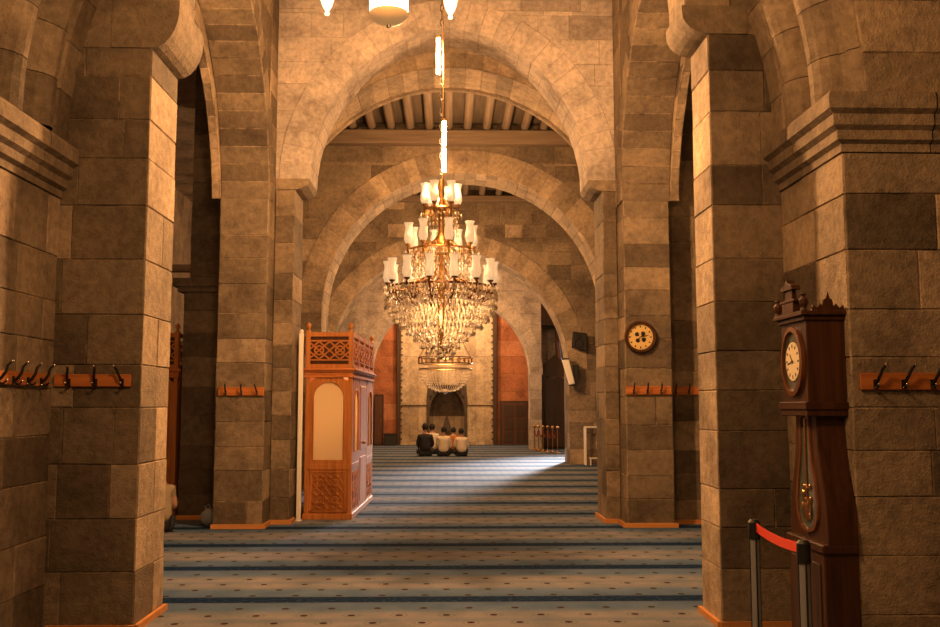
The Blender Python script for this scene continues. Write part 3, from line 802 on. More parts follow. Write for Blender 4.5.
# pear-shaped glass door with pendulum
gh = [(.0, .80), (.09, .83), (.14, .90), (.15, .98), (.125, 1.1), (.085, 1.22), (.065, 1.34), (.06, 1.46), (.06, 1.5), (0, 1.52)]
gp = [(a, b) for a, b in gh] + [(-a, b) for a, b in reversed(gh[1:-1])]
mb = MB(); mb.prism(gp, lambda a, b: (-.186, a, b), lambda a, b: (-.193, a, b)); mb.build('door_glass', 'glass_dark', gc)
mb = MB(); m_ = len(gp)
vs = []
for x, k in ((-.19, 1.0), (-.203, 1.02), (-.203, 1.18), (-.19, 1.2)):
    vs += [(x, a * k + math.copysign(.006, a) * (k - 1) * 8, 1.16 + (b - 1.16) * (1 + (k - 1) * .35)) for a, b in gp]
mb.add(vs, [(i * m_ + k, i * m_ + (k + 1) % m_, (i + 1) * m_ + (k + 1) % m_, (i + 1) * m_ + k) for i in range(3) for k in range(m_)])
mb.build('door_moulding', 'walnut_red', gc)
pd = MB(); pd.cyl((-.1975, 0, .93), (-.203, 0, .93), .075, n=24); pd.box(-.2, -.196, -.012, .012, 1.0, 1.5)
for k in range(14): pd.ball((-.199, R.uniform(-.06, .06), R.uniform(.88, 1.08)), R.uniform(.015, .028), 6, (.4, 1, 1))
pd.build('pendulum', 'brass', gc, smooth=True)
mb = MB(); mb.torus((-.232, .03, .42), .03, .005, 16, 6, 'x'); mb.box(-.23, -.222, .02, .04, .44, .52); mb.build('pull_handle', 'brass', gc)
# carved crest: gallery, pediment and finials
cr = MB()
for y in (-.23, .23):
    cr.lathe([(.0, 2.18), (.022, 2.18), (.016, 2.2), (.028, 2.225), (.03, 2.25), (.012, 2.27), (.022, 2.285), (0, 2.30)], (-.265, y, 0), 10)
cr.box(-.285, -.24, -.1, .1, 2.18, 2.25); cr.box(-.29, -.235, -.13, .13, 2.25, 2.268); cr.box(-.275, -.245, -.06, .06, 2.268, 2.33)
cr.prism([(-.11, 2.33), (.11, 2.33), (.09, 2.36), (.03, 2.375), (0, 2.40), (-.03, 2.375), (-.09, 2.36)], lambda a, b: (-.29, a, b), lambda a, b: (-.235, a, b))
cr.build('front_crest', 'walnut', gc, bevel=.003)
cr = MB()
prof = [(-.22, 2.18), (-.21, 2.215), (-.185, 2.195), (-.165, 2.225), (-.15, 2.205), (-.14, 2.25), (-.125, 2.255), (-.115, 2.305), (-.105, 2.255), (-.09, 2.25), (-.08, 2.205), (-.065, 2.225), (-.045, 2.195), (-.02, 2.215), (-.01, 2.18)]
for y in (-.245, .225): MB().prism(prof, lambda a, b: (a, y, b), lambda a, b: (a, y + .02, b)).build('side_crest', 'walnut', gc)

# ------------------------------------------------------------------ belt barrier
def stanchion(loc, label):
    t = thing('barrier_post', label, 'barrier post', loc, 0, 'posts of the belt barrier')
    MB().cyl((0, 0, 0), (0, 0, .018), .17, .165, 28).cyl((0, 0, .018), (0, 0, .03), .16, .04, 28).build('base', 'iron', t, smooth=True)
    mb = MB().cyl((0, 0, .03), (0, 0, .86), .026, n=16)
    mb.build('pole', 'post', t, smooth=True)
    mb = MB()
    for a in range(4): mb.box(-.004, .004, -.029, .029, .04, .86) if a == 0 else None
    mb.box(-.029, .029, -.004, .004, .04, .86); mb.build('channel', 'black', t)
    MB().cyl((0, 0, .86), (0, 0, .95), .032, n=16).cyl((0, 0, .95), (0, 0, .965), .032, .02, 16).build('belt_head', 'black', t, smooth=True)
    return t
stanchion((1.69, 5.25, 0), 'grey barrier post farther from the viewer, right foreground')
stanchion((1.665, 4.46, 0), 'grey barrier post nearer the viewer, in front of the tall clock')
mb = MB(); A_, B_ = [], []
for k in range(13):
    f = k / 12; y = 5.215 - (5.215 - 4.495) * f; x = 1.69 - .025 * f; z = .925 - .035 * 4 * f * (1 - f) * .5
    A_.append((x, y, z + .024)); B_.append((x, y, z - .024))
vs = A_ + B_ + [(x + .003, y, z) for x, y, z in A_] + [(x + .003, y, z) for x, y, z in B_]
n = 13; fs = []
for i in range(12): fs += [(i, i + 1, n + i + 1, n + i), (2 * n + i, 3 * n + i, 3 * n + i + 1, 2 * n + i + 1), (i, 2 * n + i, 2 * n + i + 1, i + 1), (n + i, n + i + 1, 3 * n + i + 1, 3 * n + i)]
mb.add(vs, fs)
tag(mb.build('barrier_belt', 'belt'), 'bright red belt stretched between the two grey barrier posts', 'belt')

# ------------------------------------------------------------------ wooden booth
def arch_panel(f, u0, u1, z0, z1, m, th=.03, spring=None, nseg=10):
    """board with an arched opening; f(u, d, z)"""
    w = (u1 - u0); r = w / 2 - m; cu = (u0 + u1) / 2; zs = z1 - m - r
    low = [(cu - r, z0 + m), (cu - r, zs)] + [(cu - r * math.cos(PI * i / nseg), zs + r * math.sin(PI * i / nseg)) for i in range(1, nseg)] + [(cu + r, zs), (cu + r, z0 + m)]
    n_ = len(low); out = []
    for i, (u, z) in enumerate(low):
        if i == 0: out.append((u0, z0))
        elif i == n_ - 1: out.append((u1, z0))
        else:
            dx, dz = u - cu, z - zs
            if z <= zs + 1e-6: out.append((u0 if u < cu else u1, zs))
            else:
                k = min((w / 2) / abs(dx) if abs(dx) > 1e-5 else 9e9, (z1 - zs) / dz if dz > 1e-5 else 9e9)
                out.append((cu + dx * k, zs + dz * k))
    mb = MB().strip(low, out, lambda a, b: f(a, 0, b), lambda a, b: f(a, th, b))
    mb.prism([(u0, z0), (u1, z0), (cu + r, z0 + m), (cu - r, z0 + m)], lambda a, b: f(a, 0, b), lambda a, b: f(a, th, b))
    # raised bead round the opening
    mb.tube([f(a, -.006, b) for a, b in low], .010, 6)
    return mb, low
def bar2(mb, f, a, b, w, d0, d1):
    v = Vector((b[0] - a[0], b[1] - a[1])).normalized(); nx = (-v.y * w / 2, v.x * w / 2)
    P_ = [(a[0] + nx[0], a[1] + nx[1]), (b[0] + nx[0], b[1] + nx[1]), (b[0] - nx[0], b[1] - nx[1]), (a[0] - nx[0], a[1] - nx[1])]
    mb.prism(P_, lambda p, q: f(p, d0, q), lambda p, q: f(p, d1, q))
def lattice(mb, f, u0, u1, z0, z1, n):
    w = (u1 - u0) / n; cz = (z0 + z1) / 2
    for i in range(n):
        a = u0 + i * w; b = a + w; c_ = (a + b) / 2
        for p, q in (((a, z0), (b, z1)), ((a, z1), (b, z0)), ((a, cz), (c_, z1)), ((c_, z1), (b, cz)), ((b, cz), (c_, z0)), ((c_, z0), (a, cz))):
            bar2(mb, f, p, q, .02, -.004, .016)
        pts = [(c_ + w * .22 * math.cos(PI / 4 * k), cz + w * .22 * math.sin(PI / 4 * k)) for k in range(9)]
        for p, q in zip(pts[:-1], pts[1:]): bar2(mb, f, p, q, .02, -.008, .016)
def booth(loc, rz, label):
    W, D = .66, 2.72
    t = thing('wooden_booth', label, 'booth', loc, rz, 'carved orange wooden booths')
    ff = lambda u, d, z: (u, d, z)                     # front, facing -y
    fs_ = lambda u, d, z: (W - d, u, z)                # side, facing +x
    fb = lambda u, d, z: (d, u, z)                     # far side, facing -x
    fr_ = MB()
    for x, y in ((0, 0), (W - .06, 0), (W - .06, D - .06), (0, D - .06)): fr_.box(x, x + .06, y, y + .06, 0, 2.06)
    for y in (.84, 1.80): fr_.box(W - .06, W, y, y + .06, 0, 2.06)
    fr_.box(-.015, W + .015, -.015, D, 0, .08); fr_.box(0, W, 0, D, 1.98, 2.0)
    fr_.box(.02, W - .02, -.004, .04, .68, .76)
    for y0, y1 in ((.06, .84), (1.86, D - .06)): fr_.box(W - .05, W + .004, y0, y1, .68, .76)
    fr_.build('frame', 'oak', t, bevel=.005)
    co = MB().box(-.02, W + .02, -.02, D + .02, 1.96, 1.99).box(-.05, W + .05, -.05, D + .05, 2.06, 2.09).box(-.01, W + .01, -.01, D + .01, 1.99, 2.06).box(-.03, W + .03, -.03, D + .03, 2.035, 2.06)
    for k in range(16): co.box(.02 + k * .04, .04 + k * .04, -.018, 0, 2.0, 2.03)
    for k in range(66): co.box(W, W + .018, .03 + k * .0405, .05 + k * .0405, 2.0, 2.03)
    co.build('cornice', 'oak_x', t, bevel=.003)
    # front: arched window above a carved panel
    mb, low = arch_panel(ff, .06, W - .06, .76, 1.96, .055); mb.build('window_surround', 'oak', t)
    MB().box(.1, W - .1, .012, .02, .80, 1.93).build('pane', 'pane', t)
    mb = MB().box(.06, W - .06, .01, .03, .08, .68); lattice(mb, lambda u, d, z: (u, d - .008, z), .12, W - .12, .14, .38, 2); lattice(mb, lambda u, d, z: (u, d - .008, z), .12, W - .12, .38, .62, 2)
    for a, b, c_, d_ in ((.08, W - .08, .10, .12), (.08, W - .08, .64, .66)): mb.box(a, b, -.004, .012, c_, d_)
    mb.box(.08, .1, -.004, .012, .1, .66); mb.box(W - .1, W - .08, -.004, .012, .1, .66)
    mb.build('carved_panel', 'oak', t)
    # side: window bay, door, window bay
    for y0, y1 in ((.06, .84), (1.86, D - .06)):
        mb, low = arch_panel(fs_, y0, y1, .76, 1.96, .16); mb.build('window_surround', 'oak', t)
        MB().box(W - .02, W - .012, y0 + .12, y1 - .12, .82, 1.88).build('pane', 'pane', t)
        mb = MB().box(W - .03, W - .008, y0, y1, .08, .68); lattice(mb, lambda u, d, z: (W - d - .002, u, z), y0 + .06, y1 - .06, .13, .63, 2)
        mb.build('carved_panel', 'oak', t)
    dm = MB().box(W - .04, W - .005, .905, 1.795, .085, 1.95); dm.box(W - .01, W + .006, .98, 1.72, .16, .8); dm.box(W - .01, W + .006, .98, 1.72, .9, 1.86)
    dr = dm.build('door', 'oak', t, bevel=.006)
    MB().ball((W + .055, 1.0, 1.02), .028, 10).cyl((W, 1.0, 1.02), (W + .05, 1.0, 1.02), .01).build('door_knob', 'brass', dr, smooth=True)
    MB().box(0, .025, .06, D - .06, .08, 1.96).build('back_panel', 'oak', t)
    MB().box(.06, W - .06, D - .03, D - .005, .08, 1.96).build('end_panel', 'oak', t)
    # gallery railing
    for nm, f, L_ in (('gallery_railing', ff, W), ('gallery_railing', fs_, D), ('gallery_railing', fb, D)):
        mb = MB(); n_ = max(1, round(L_ / .68))
        for (z0, z1) in ((2.09, 2.15), (2.54, 2.6), (2.2, 2.22), (2.47, 2.49)): mb.prism([(0, z0), (L_, z0), (L_, z1), (0, z1)], lambda a, b: f(a, 0, b), lambda a, b: f(a, .03, b))
        for k in range(n_ + 1):
            u = min(max(k * L_ / n_, .03), L_ - .03); mb.prism([(u - .028, 2.09), (u + .028, 2.09), (u + .028, 2.62), (u - .028, 2.62)], lambda a, b: f(a, -.006, b), lambda a, b: f(a, .05, b))
        for k in range(n_): lattice(mb, f, k * L_ / n_ + .035, (k + 1) * L_ / n_ - .035, 2.22, 2.47, 1 if f is not ff else 2)
        mb.build(nm, 'oak', t)
    mb = MB().box(.028, W - .04, .025, .035, 2.15, 2.54); mb.build('gallery_backing', 'walnut', t)
    for x, y in ((.03, .03), (W - .03, .03), (W - .03, D - .03)):
        MB().lathe([(.0, 2.62), (.03, 2.62), (.014, 2.645), (.032, 2.675), (.034, 2.70), (.02, 2.725), (.005, 2.745), (0, 2.745)], (x, y, 0), 12).build('finial', 'oak', t, smooth=True)
    return t
bt = booth((-1.985, 13.36, 0), math.radians(-1.6), 'carved orange wooden booth with arched amber window, inside the middle arch')
b2 = copy_tree(bt); b2.location = (-4.48, 13.55, 0); b2.rotation_euler = (0, 0, 0); b2['label'] = 'second carved wooden booth half hidden in the dark left passage'
t = thing('white_pole', 'slim white upright pole at the left front corner of the wooden booth', 'pole', (-2.03, 13.22, 0))
MB().box(-.03, .03, -.03, .03, .012, 2.58).build('pole_shaft', 'white_paint', t, bevel=.006); MB().box(-.045, .045, -.045, .045, 0, .014).build('foot_plate', 'white_paint', t)
MB().ball((0, 0, 2.6), .03, 8).build('cap', 'white_paint', t, smooth=True)

# ------------------------------------------------------------------ big crystal chandelier
def cup_mesh():
    mb = MB(); prof = [(.018, 0), (.034, .01), (.05, .05), (.047, .10), (.036, .15), (.040, .19), (.052, .22), (.049, .22), (.037, .19), (.033, .15), (.044, .10), (.047, .05), (.03, .014), (.0, .008)]
    mb.lathe(prof, n=16)
    return mb
def drop(mb, c, s, a, long=1.5):
    x, y, z = c; r = s * .5; h = s * long
    vs = [(x, y, z), (x, y, z - h)] + [(x + r * math.cos(a + PI / 2 * k) * (1 if k % 2 == 0 else .6), y + r * math.sin(a + PI / 2 * k) * (1 if k % 2 == 0 else .6), z - h * .62) for k in range(4)]
    mb.add(vs, [(0, 2 + k, 2 + (k + 1) % 4) for k in range(4)] + [(1, 2 + (k + 1) % 4, 2 + k) for k in range(4)])
CX, CY = -.065, 9.9
ch = thing('crystal_chandelier', 'huge three-tiered brass and crystal chandelier hanging in the middle of the hall', 'chandelier', (CX, CY, 2.0))
Z = lambda z: z - 2.0
st = MB()
st.lathe([(0, 1.98), (.03, 1.97), (.035, 1.9), (.02, 1.85), (.02, 1.7), (.06, 1.66), (.03, 1.6), (.03, 1.4), (.07, 1.33), (.09, 1.28), (.04, 1.2), (.03, 1.05), (.08, .98), (.1, .9), (.05, .8), (.03, .5), (.03, .1), (0, .05)], n=14)
st.build('stem', 'brass', ch, smooth=True)
tiers = [(.175, 3.70, 6, .10, 'top'), (.35, 3.26, 8, .3, 'middle'), (.56, 2.86, 14, .05, 'lower')]
cm = cup_mesh(); cupme = None
for r, z, n, ph, nm in tiers:
    rg = MB().torus((0, 0, Z(z - .055)), r, .012, 48, 6)
    for k in range(n):
        a = 2 * PI * (k + ph) / n; c_, s_ = math.cos(a), math.sin(a)
        P_ = [(r_ * c_, r_ * s_, Z(z + dz)) for r_, dz in ((.03, -.02), (r * .35, .05), (r * .6, -.02), (r * .8, -.1), (r * .97, -.1), (r * 1.02, -.055), (r, -.01))]
        rg.tube(P_, [.012, .011, .011, .011, .012, .01, .014], 6)
        rg.lathe([(0, -.02), (.026, -.012), (.034, .004), (.02, .0)], (r * c_, r * s_, Z(z)), 10)
        # scroll
        rg.tube([(rr * c_, rr * s_, Z(z + dz)) for rr, dz in ((r * .99, -.06), (r * .9, -.16), (r * .78, -.2), (r * .7, -.15), (r * .76, -.1))], [.009, .008, .007, .006, .005], 5)
    rg.build('arm_ring', 'bronze' if nm == 'lower' else 'brass', ch, smooth=True)
    for k in range(n):
        a = 2 * PI * (k + ph) / n
        if cupme is None:
            o = cm.build('glass_cup', 'cup', ch, smooth=True); cupme = o
        else:
            o = cupme.copy(); C.objects.link(o); o.parent = ch
        o.location = (r * math.cos(a), r * math.sin(a), Z(z)); s = 1.0 if nm != 'top' else .98
        o.scale = (s, s, s * 1.04)
    # leaves of brass foliage round the tier
    fo = MB()
    for k in range(n * 9):
        a = R.uniform(0, 2 * PI); rr = r * R.uniform(.45, 1.03); zz = Z(z - R.uniform(.03, .13))
        fo.ball((rr * math.cos(a), rr * math.sin(a), zz), R.uniform(.008, .018), 5, (1, 1, .7))
    fo.build('brass_foliage', 'brass', ch, smooth=True)
# bowl profile of the crystal basket: (z, r)
bask = [(2.80, .585), (2.72, .585), (2.64, .58), (2.57, .55), (2.50, .50), (2.43, .43), (2.36, .355), (2.29, .28), (2.22, .20), (2.16, .15), (2.11, .12)]
crm = MB(); nparts = 0; dropme = None
def crystal_part(c, s, a):
    global dropme
    if dropme is None:
        m_ = MB(); drop(m_, (0, 0, 0), .034, 0, 1.7); dropme = m_.build('crystal_pendant', 'crystal', ch); o = dropme
    else: o = dropme.copy(); C.objects.link(o); o.parent = ch
    o.location = c; o.rotation_euler = (0, 0, a); o.scale = (s, s, s)
for i, (z, r) in enumerate(bask):
    n = max(7, int(2 * PI * r / .042))
    for k in range(n):
        a = 2 * PI * (k + .5 * (i % 2)) / n
        c_ = (r * math.cos(a), r * math.sin(a), Z(z))
        if i in (2, 5) and math.sin(a) < .15 and nparts < 96:
            crystal_part(c_, 1.25, a); nparts += 1
        else: drop(crm, c_, R.uniform(.028, .04), a + R.uniform(-.5, .5), 1.7)
    # beads on the strings between rows
    if r > .15:
        for k in range(int(n * .8)):
            a = R.uniform(0, 2 * PI); crm.ball((r * .97 * math.cos(a), r * .97 * math.sin(a), Z(z - .03 + R.uniform(-.03, .03))), .009, 4)
for r, z, n, h in ((.17, 3.66, 24, 4), (.22, 3.6, 22, 1), (.34, 3.22, 44, 3), (.27, 3.18, 34, 5), (.40, 3.19, 30, 1), (.47, 2.83, 40, 2), (.18, 3.5, 14, 3), (.2, 3.0, 26, 4), (.3, 2.98, 34, 4), (.4, 2.95, 30, 3), (.6, 2.82, 56, 2)):
    for k in range(n):
        a = 2 * PI * k / n
        for q in range(h):
            drop(crm, (r * math.cos(a), r * math.sin(a), Z(z - q * .055)), R.uniform(.02, .03), a + q, 1.9)
for q in range(220):
    z = R.uniform(2.15, 2.8); rm = .55 * min(1, (z - 2.05) / .55); a = R.uniform(0, 2 * PI); rr = rm * R.uniform(.3, .9)
    drop(crm, (rr * math.cos(a), rr * math.sin(a), Z(z)), .035, a, 1.5)
for dx, dz in ((-.08, 2.2), (.05, 2.19), (-.02, 2.14), (0, 2.09), (.1, 2.22), (-.13, 2.27)):
    crm.ball((dx, -.03, Z(dz)), .035, 8)
o = crm.build('crystal_strands', 'crystal', ch, fix=False); o['kind'] = 'stuff'
# chain
mb = MB()
for k in range(44):
    z = 3.98 + k * .082
    if z > TOP - .03: break
    mb.torus((0, 0, 0), .018, .005, 10, 5, 'y' if k % 2 else 'x')
    n = len(mb.v) - 50
    for j in range(n, n + 50): x, y, zz = mb.v[j]; mb.v[j] = (x, y, Z(z) + zz * 2.0)
mb.build('chain', 'iron', ch)
MB().lathe([(0, 5.42), (.1, 5.43), (.13, 5.5)], n=16).build('ceiling_rose', 'bronze', ch)
mb = MB().tube([(.01, -.04, Z(3.9)), (.02, -.045, Z(5.0)), (-.005, -.04, Z(7.49))], .006, 6); mb.build('power_cable', 'brass', ch)
# tube lamps hung along the chain
for (x, z0, z1, lb) in ((CX - .035, 5.09, 5.48, 'highest glowing tube lamp hanging beside the chandelier chain'), (CX + .03, 4.31, 4.57, 'glowing tube lamp in the middle of the three along the chandelier chain'), (CX + .03, 4.03, 4.27, 'lowest glowing tube lamp, just above the chandelier crown')):
    t = thing('tube_lamp', lb, 'lamp', (x, CY - .12, z0), 0, 'tube lamps along the chandelier chain')
    MB().cyl((0, 0, 0), (0, 0, z1 - z0), .021, n=12).build('tube', 'tube', t, smooth=True)
    MB().cyl((0, 0, z1 - z0), (0, 0, z1 - z0 + .03), .02, n=12)  .box(-.006, .006, 0, .06, z1 - z0 + .005, z1 - z0 + .02).build('socket', 'brass', t)

# ------------------------------------------------------------------ small far chandelier
c2 = thing('basket_chandelier', 'smaller basket-shaped crystal chandelier hanging farther back, before the prayer niche', 'chandelier', (-.04, 21.8, 1.85))
mb = MB()
for z, r in ((.80, .62), (.66, .62), (.54, .6)): mb.torus((0, 0, z), r, .013, 48, 6)
for k in range(24):
    a = 2 * PI * k / 24; mb.tube([(.62 * math.cos(a), .62 * math.sin(a), .8), (.62 * math.cos(a), .62 * math.sin(a), .66)], .01, 5); mb.torus((0, 0, 0), .04, .006, 10, 4, 'z')
    n = len(mb.v) - 40
    for j in range(n, n + 40):
        x, y, zz = mb.v[j]; mb.v[j] = (.62 * math.cos(a) - math.sin(a) * x, .62 * math.sin(a) + math.cos(a) * x, .73 + y)
for k in range(4): a = PI / 2 * k + .3; mb.tube([(.62 * math.cos(a), .62 * math.sin(a), .8), (.03 * math.cos(a), .03 * math.sin(a), 1.9)], .008, 5)
mb.build('rim', 'brass', c2)
mb = MB()
for k in range(48):
    a = 2 * PI * k / 48
    for q in range(11):
        f = q / 10; r = .6 * math.cos(f * PI / 2 * .93); z = .52 - .5 * math.sin(f * PI / 2)
        if r < .15 and k % 2: continue
        drop(mb, (r * math.cos(a), r * math.sin(a), z + .03), .034, a, 1.6)
mb.ball((0, 0, .02), .06, 8)
o = mb.build('crystal_strands', 'crystal', c2, fix=False); o['kind'] = 'stuff'
MB().tube([(0, 0, 1.9), (0, 0, 5.3)], .015, 6).build('chain', 'bronze', c2)

# ------------------------------------------------------------------ hanging lamp at the top edge
hl = thing('hanging_lamp', 'hanging lamp with a lit cylinder and two tulip glasses, cut off by the top edge', 'lamp', (-.335, 5.2, 3.72))
MB().lathe([(0, .0), (.012, .004), (.014, .016), (.006, .02)], n=12).build('bottom_finial', 'steel', hl, smooth=True)
MB().lathe([(.0, .018), (.04, .024), (.08, .040), (.102, .06), (.112, .078), (.112, .085)], n=28).build('bowl', 'bowl', hl, smooth=True)
MB().lathe([(.11, .085), (.11, .38), (.108, .38)], n=28).build('glass_cylinder', 'lamp_glass', hl, smooth=True)
MB().lathe([(.112, .38), (.118, .4), (.09, .44), (.02, .5), (0, .5)], n=24).build('cap', 'brass', hl, smooth=True)
mb = MB()
for s in (-1, 1): mb.tube([(0, 0, .52), (s * .15, 0, .45), (s * .3, 0, .5), (s * .35, 0, .42), (s * .35, 0, .33)], .012, 8)
mb.tube([(0, 0, .5), (0, 0, 3.77)], .012, 6); mb.build('frame', 'brass', hl, smooth=True)
for s, dz in ((-1, .07), (1, .055)):
    MB().lathe([(0, 0), (.012, .004), (.014, .014), (.007, .022), (.012, .03), (.026, .055), (.037, .09), (.041, .14), (.038, .19), (.03, .25), (.02, .27), (0, .27)], (s * .35, 0, dz), 18).build('tulip_glass', 'tulip', hl, smooth=True)

# ------------------------------------------------------------------ right-hand furniture far back
t = thing('minbar', 'tall dark wooden pulpit with a sloping stair rail, right of the prayer niche', 'pulpit', (3.85, 33.9, 0))
prof = [(0, 0), (2.9, 0), (2.9, 3.1), (2.2, 3.1), (.1, .9), (0, .9)]
for x in (-.42, .40): MB().prism(prof, lambda a, b: (x, a, b), lambda a, b: (x + .03, a, b)).build('side_panel', 'dark_wood', t)
mb = MB()
for k in range(9): mb.box(-.39, .4, .15 + k * .24, .45 + k * .24, 0, .24 * (k + 1))
mb.build('steps', 'dark_wood', t)
for x in (-.42, .40):
    mb = MB(); mb.tube([(x, .0, 1.75), (x, 2.2, 3.95)], .05, 6); mb.tube([(x, .0, .85), (x, 2.2, 3.1)], .04, 6)
    for k in range(10): mb.tube([(x, .1 + k * .22, .95 + k * .22), (x, .1 + k * .22, 1.85 + k * .22)], .02, 5)
    mb.build('stair_rail', 'door_wood', t)
mb = MB().box(-.5, -.38, -.1, .05, 0, 2.7).box(.38, .5, -.1, .05, 0, 2.7).box(-.55, .55, -.12, .07, 2.55, 2.9).box(-.36, .36, -.03, .0, .05, 2.5)
mb.prism([(-.55, 2.9), (.55, 2.9), (.3, 3.1), (0, 3.35), (-.3, 3.1)], lambda a, b: (a, -.1, b), lambda a, b: (a, .05, b)); mb.build('entry_gate', 'dark_wood', t)
mb = MB()
for x, y in ((-.4, 2.2), (.4, 2.2), (-.4, 2.9), (.4, 2.9)): mb.box(x - .04, x + .04, y - .04, y + .04, 3.1, 4.6)
mb.box(-.48, .48, 2.1, 2.95, 4.6, 4.75); mb.prism([(-.48, 2.1), (.48, 2.1), (.48, 2.95), (-.48, 2.95)], lambda a, b: (a, b, 4.75), lambda a, b: (a * .05, 2.52 + (b - 2.52) * .05, 5.9)); mb.build('canopy', 'dark_wood', t)
for i in range(6):
    f = i / 5; x = 3.0 + .55 * f; y = 32.7 - 2.2 * f
    tt = thing('brass_stanchion', ('short brass rope post, ' + ('farthest of the row beside the pulpit' if i == 0 else 'nearest of the row beside the pulpit' if i == 5 else 'in the middle of the row beside the pulpit')), 'barrier post', (x, y, 0), 0, 'brass rope posts before the pulpit')
    if i not in (0, 5): tt['group'] = 'brass rope posts before the pulpit'
    MB().lathe([(0, 0), (.13, 0), (.13, .02), (.03, .05), (.018, .07)], n=16).build('base', 'brass', tt, smooth=True)
    MB().cyl((0, 0, .05), (0, 0, .78), .016, n=8).build('pole', 'brass', tt)
    MB().ball((0, 0, .82), .055, 10).build('ball_top', 'brass', tt, smooth=True)
    if i < 5:
        x2, y2 = 3.0 + .55 * (i + 1) / 5, 32.7 - 2.2 * (i + 1) / 5
        rp_ = MB().tube([(x + (x2 - x) * k / 8 + 0, y - .075 + (y2 - y + .15) * k / 8, .70 - .22 * (1 - (k / 4 - 1) ** 2)) for k in range(9)], .018, 6).build('barrier_rope', 'rope')
        tag(rp_, 'dark red rope sagging between short brass posts', 'rope', 'ropes between the brass posts')
t = thing('metal_frame_stand', 'pale metal frame stand on the carpet beside the far right pier', 'stand', (3.62, 24.75, 0))
mb = MB()
for a, b in (((0, 0, 0), (0, 0, .98)), ((0, 0, .98), (.5, 0, .98)), ((.5, 0, 0), (.5, 0, .98)), ((0, .25, 0), (0, .25, .98)), ((.5, .25, 0), (.5, .25, .98)), ((0, .25, .98), (.5, .25, .98)), ((0, 0, .98), (0, .25, .98)), ((.5, 0, .98), (.5, .25, .98))): mb.cyl(a, b, .022, n=8)
mb.build('frame', 'white_paint', t)
MB().cyl((.12, 0, 0), (.12, 0, .18), .02).cyl((.12, 0, .18), (.5, 0, .18), .02).cyl((.12, 0, .18), (.12, .25, .18), .015).build('lower_rail', 'white_paint', t)
t = thing('loudspeaker', 'black loudspeaker mounted high on the far right pier', 'loudspeaker', (3.48, 25.02, 3.25))
MB().prism([(-.2, -.2), (.22, -.27), (.22, .2), (-.16, .25)], lambda a, b: (a, -.16, b), lambda a, b: (a * .8, .08, b * .85)).build('body', 'black', t, bevel=.02)
MB().cyl((0, .06, 0), (0, .17, 0), .04).build('bracket', 'iron', t)
MB().torus((.0, -.165, -.08), .11, .012, 20, 6, 'y').torus((0, -.165, .11), .05, .01, 16, 6, 'y').build('cone_ring', 'iron', t)
t = thing('column_speaker', 'slim pale column speaker tilted on a dark bracket, below the black loudspeaker', 'loudspeaker', (3.28, 25.03, 2.42))
mb = MB().prism([(-.19, .32), (-.01, .36), (.15, -.3), (-.0, -.34)], lambda a, b: (a - .05, -.12, b), lambda a, b: (a - .05, .03, b)); mb.build('body', 'white_paint', t, bevel=.02)
MB().box(.04, .2, -.05, .1, -.3, .2).build('bracket', 'black', t); MB().box(-.24, -.05, -.13, -.0, .335, .37).build('end_cap', 'black', t); MB().box(-.06, .1, -.13, .0, -.37, -.325).build('end_cap', 'black', t)

t = tag(thing('plastic_bag', 'small crumpled shiny bag leaning on the left middle pier, by the dark passage', 'bag', (-3.13, 12.75, 0)))
mb = MB(); bm = bmesh.new(); bmesh.ops.create_icosphere(bm, subdivisions=3, radius=.12)
for v in bm.verts:
    n_ = math.sin(v.co.x * 50) * math.cos(v.co.y * 43) * math.sin(v.co.z * 37)
    v.co *= 1 + .16 * n_; v.co.z = max(-.11, v.co.z) * 1.3 * (1 if v.co.z < 0 else 1.1); v.co.x *= .8; v.co.y *= .8
me = bpy.data.meshes.new('bag_body'); bm.to_mesh(me); bm.free(); o = link('bag_body', me, 'bag', t); o.location = (0, 0, .10); o.scale = (1.1, 1.1, .7)
MB().tube([(-.04, 0, .17), (-.05, -.02, .25), (.0, -.03, .28), (.04, 0, .17)], .008, 5).build('handle', 'bag', t)

# ------------------------------------------------------------------ people
def skin(name, verts, edges, radii, mat, parent, root=0, sub=1, extra=None):
    me = bpy.data.meshes.new(name); me.from_pydata(verts, edges, []); me.update()
    o = bpy.data.objects.new(name, me); C.objects.link(o)
    m = o.modifiers.new('s', 'SKIN'); m.use_smooth_shade = True
    for i, r in enumerate(radii):
        sv = me.skin_vertices[0].data[i]; sv.radius = (r, r) if isinstance(r, (int, float)) else r; sv.use_root = (i == root)
    s = o.modifiers.new('u', 'SUBSURF'); s.levels = sub; s.render_levels = sub
    dg = bpy.context.evaluated_depsgraph_get()
    nm = bpy.data.meshes.new_from_object(o.evaluated_get(dg))
    bpy.data.objects.remove(o); bpy.data.meshes.remove(me)
    if extra:
        bm = bmesh.new(); bm.from_mesh(nm)
        t2 = bpy.data.meshes.new('t'); t2.from_pydata(extra.v, [], extra.f); bm.from_mesh(t2); bm.to_mesh(nm); bm.free(); bpy.data.meshes.remove(t2)
    nm.materials.clear()
    return link(name, nm, mat, parent, smooth=True)
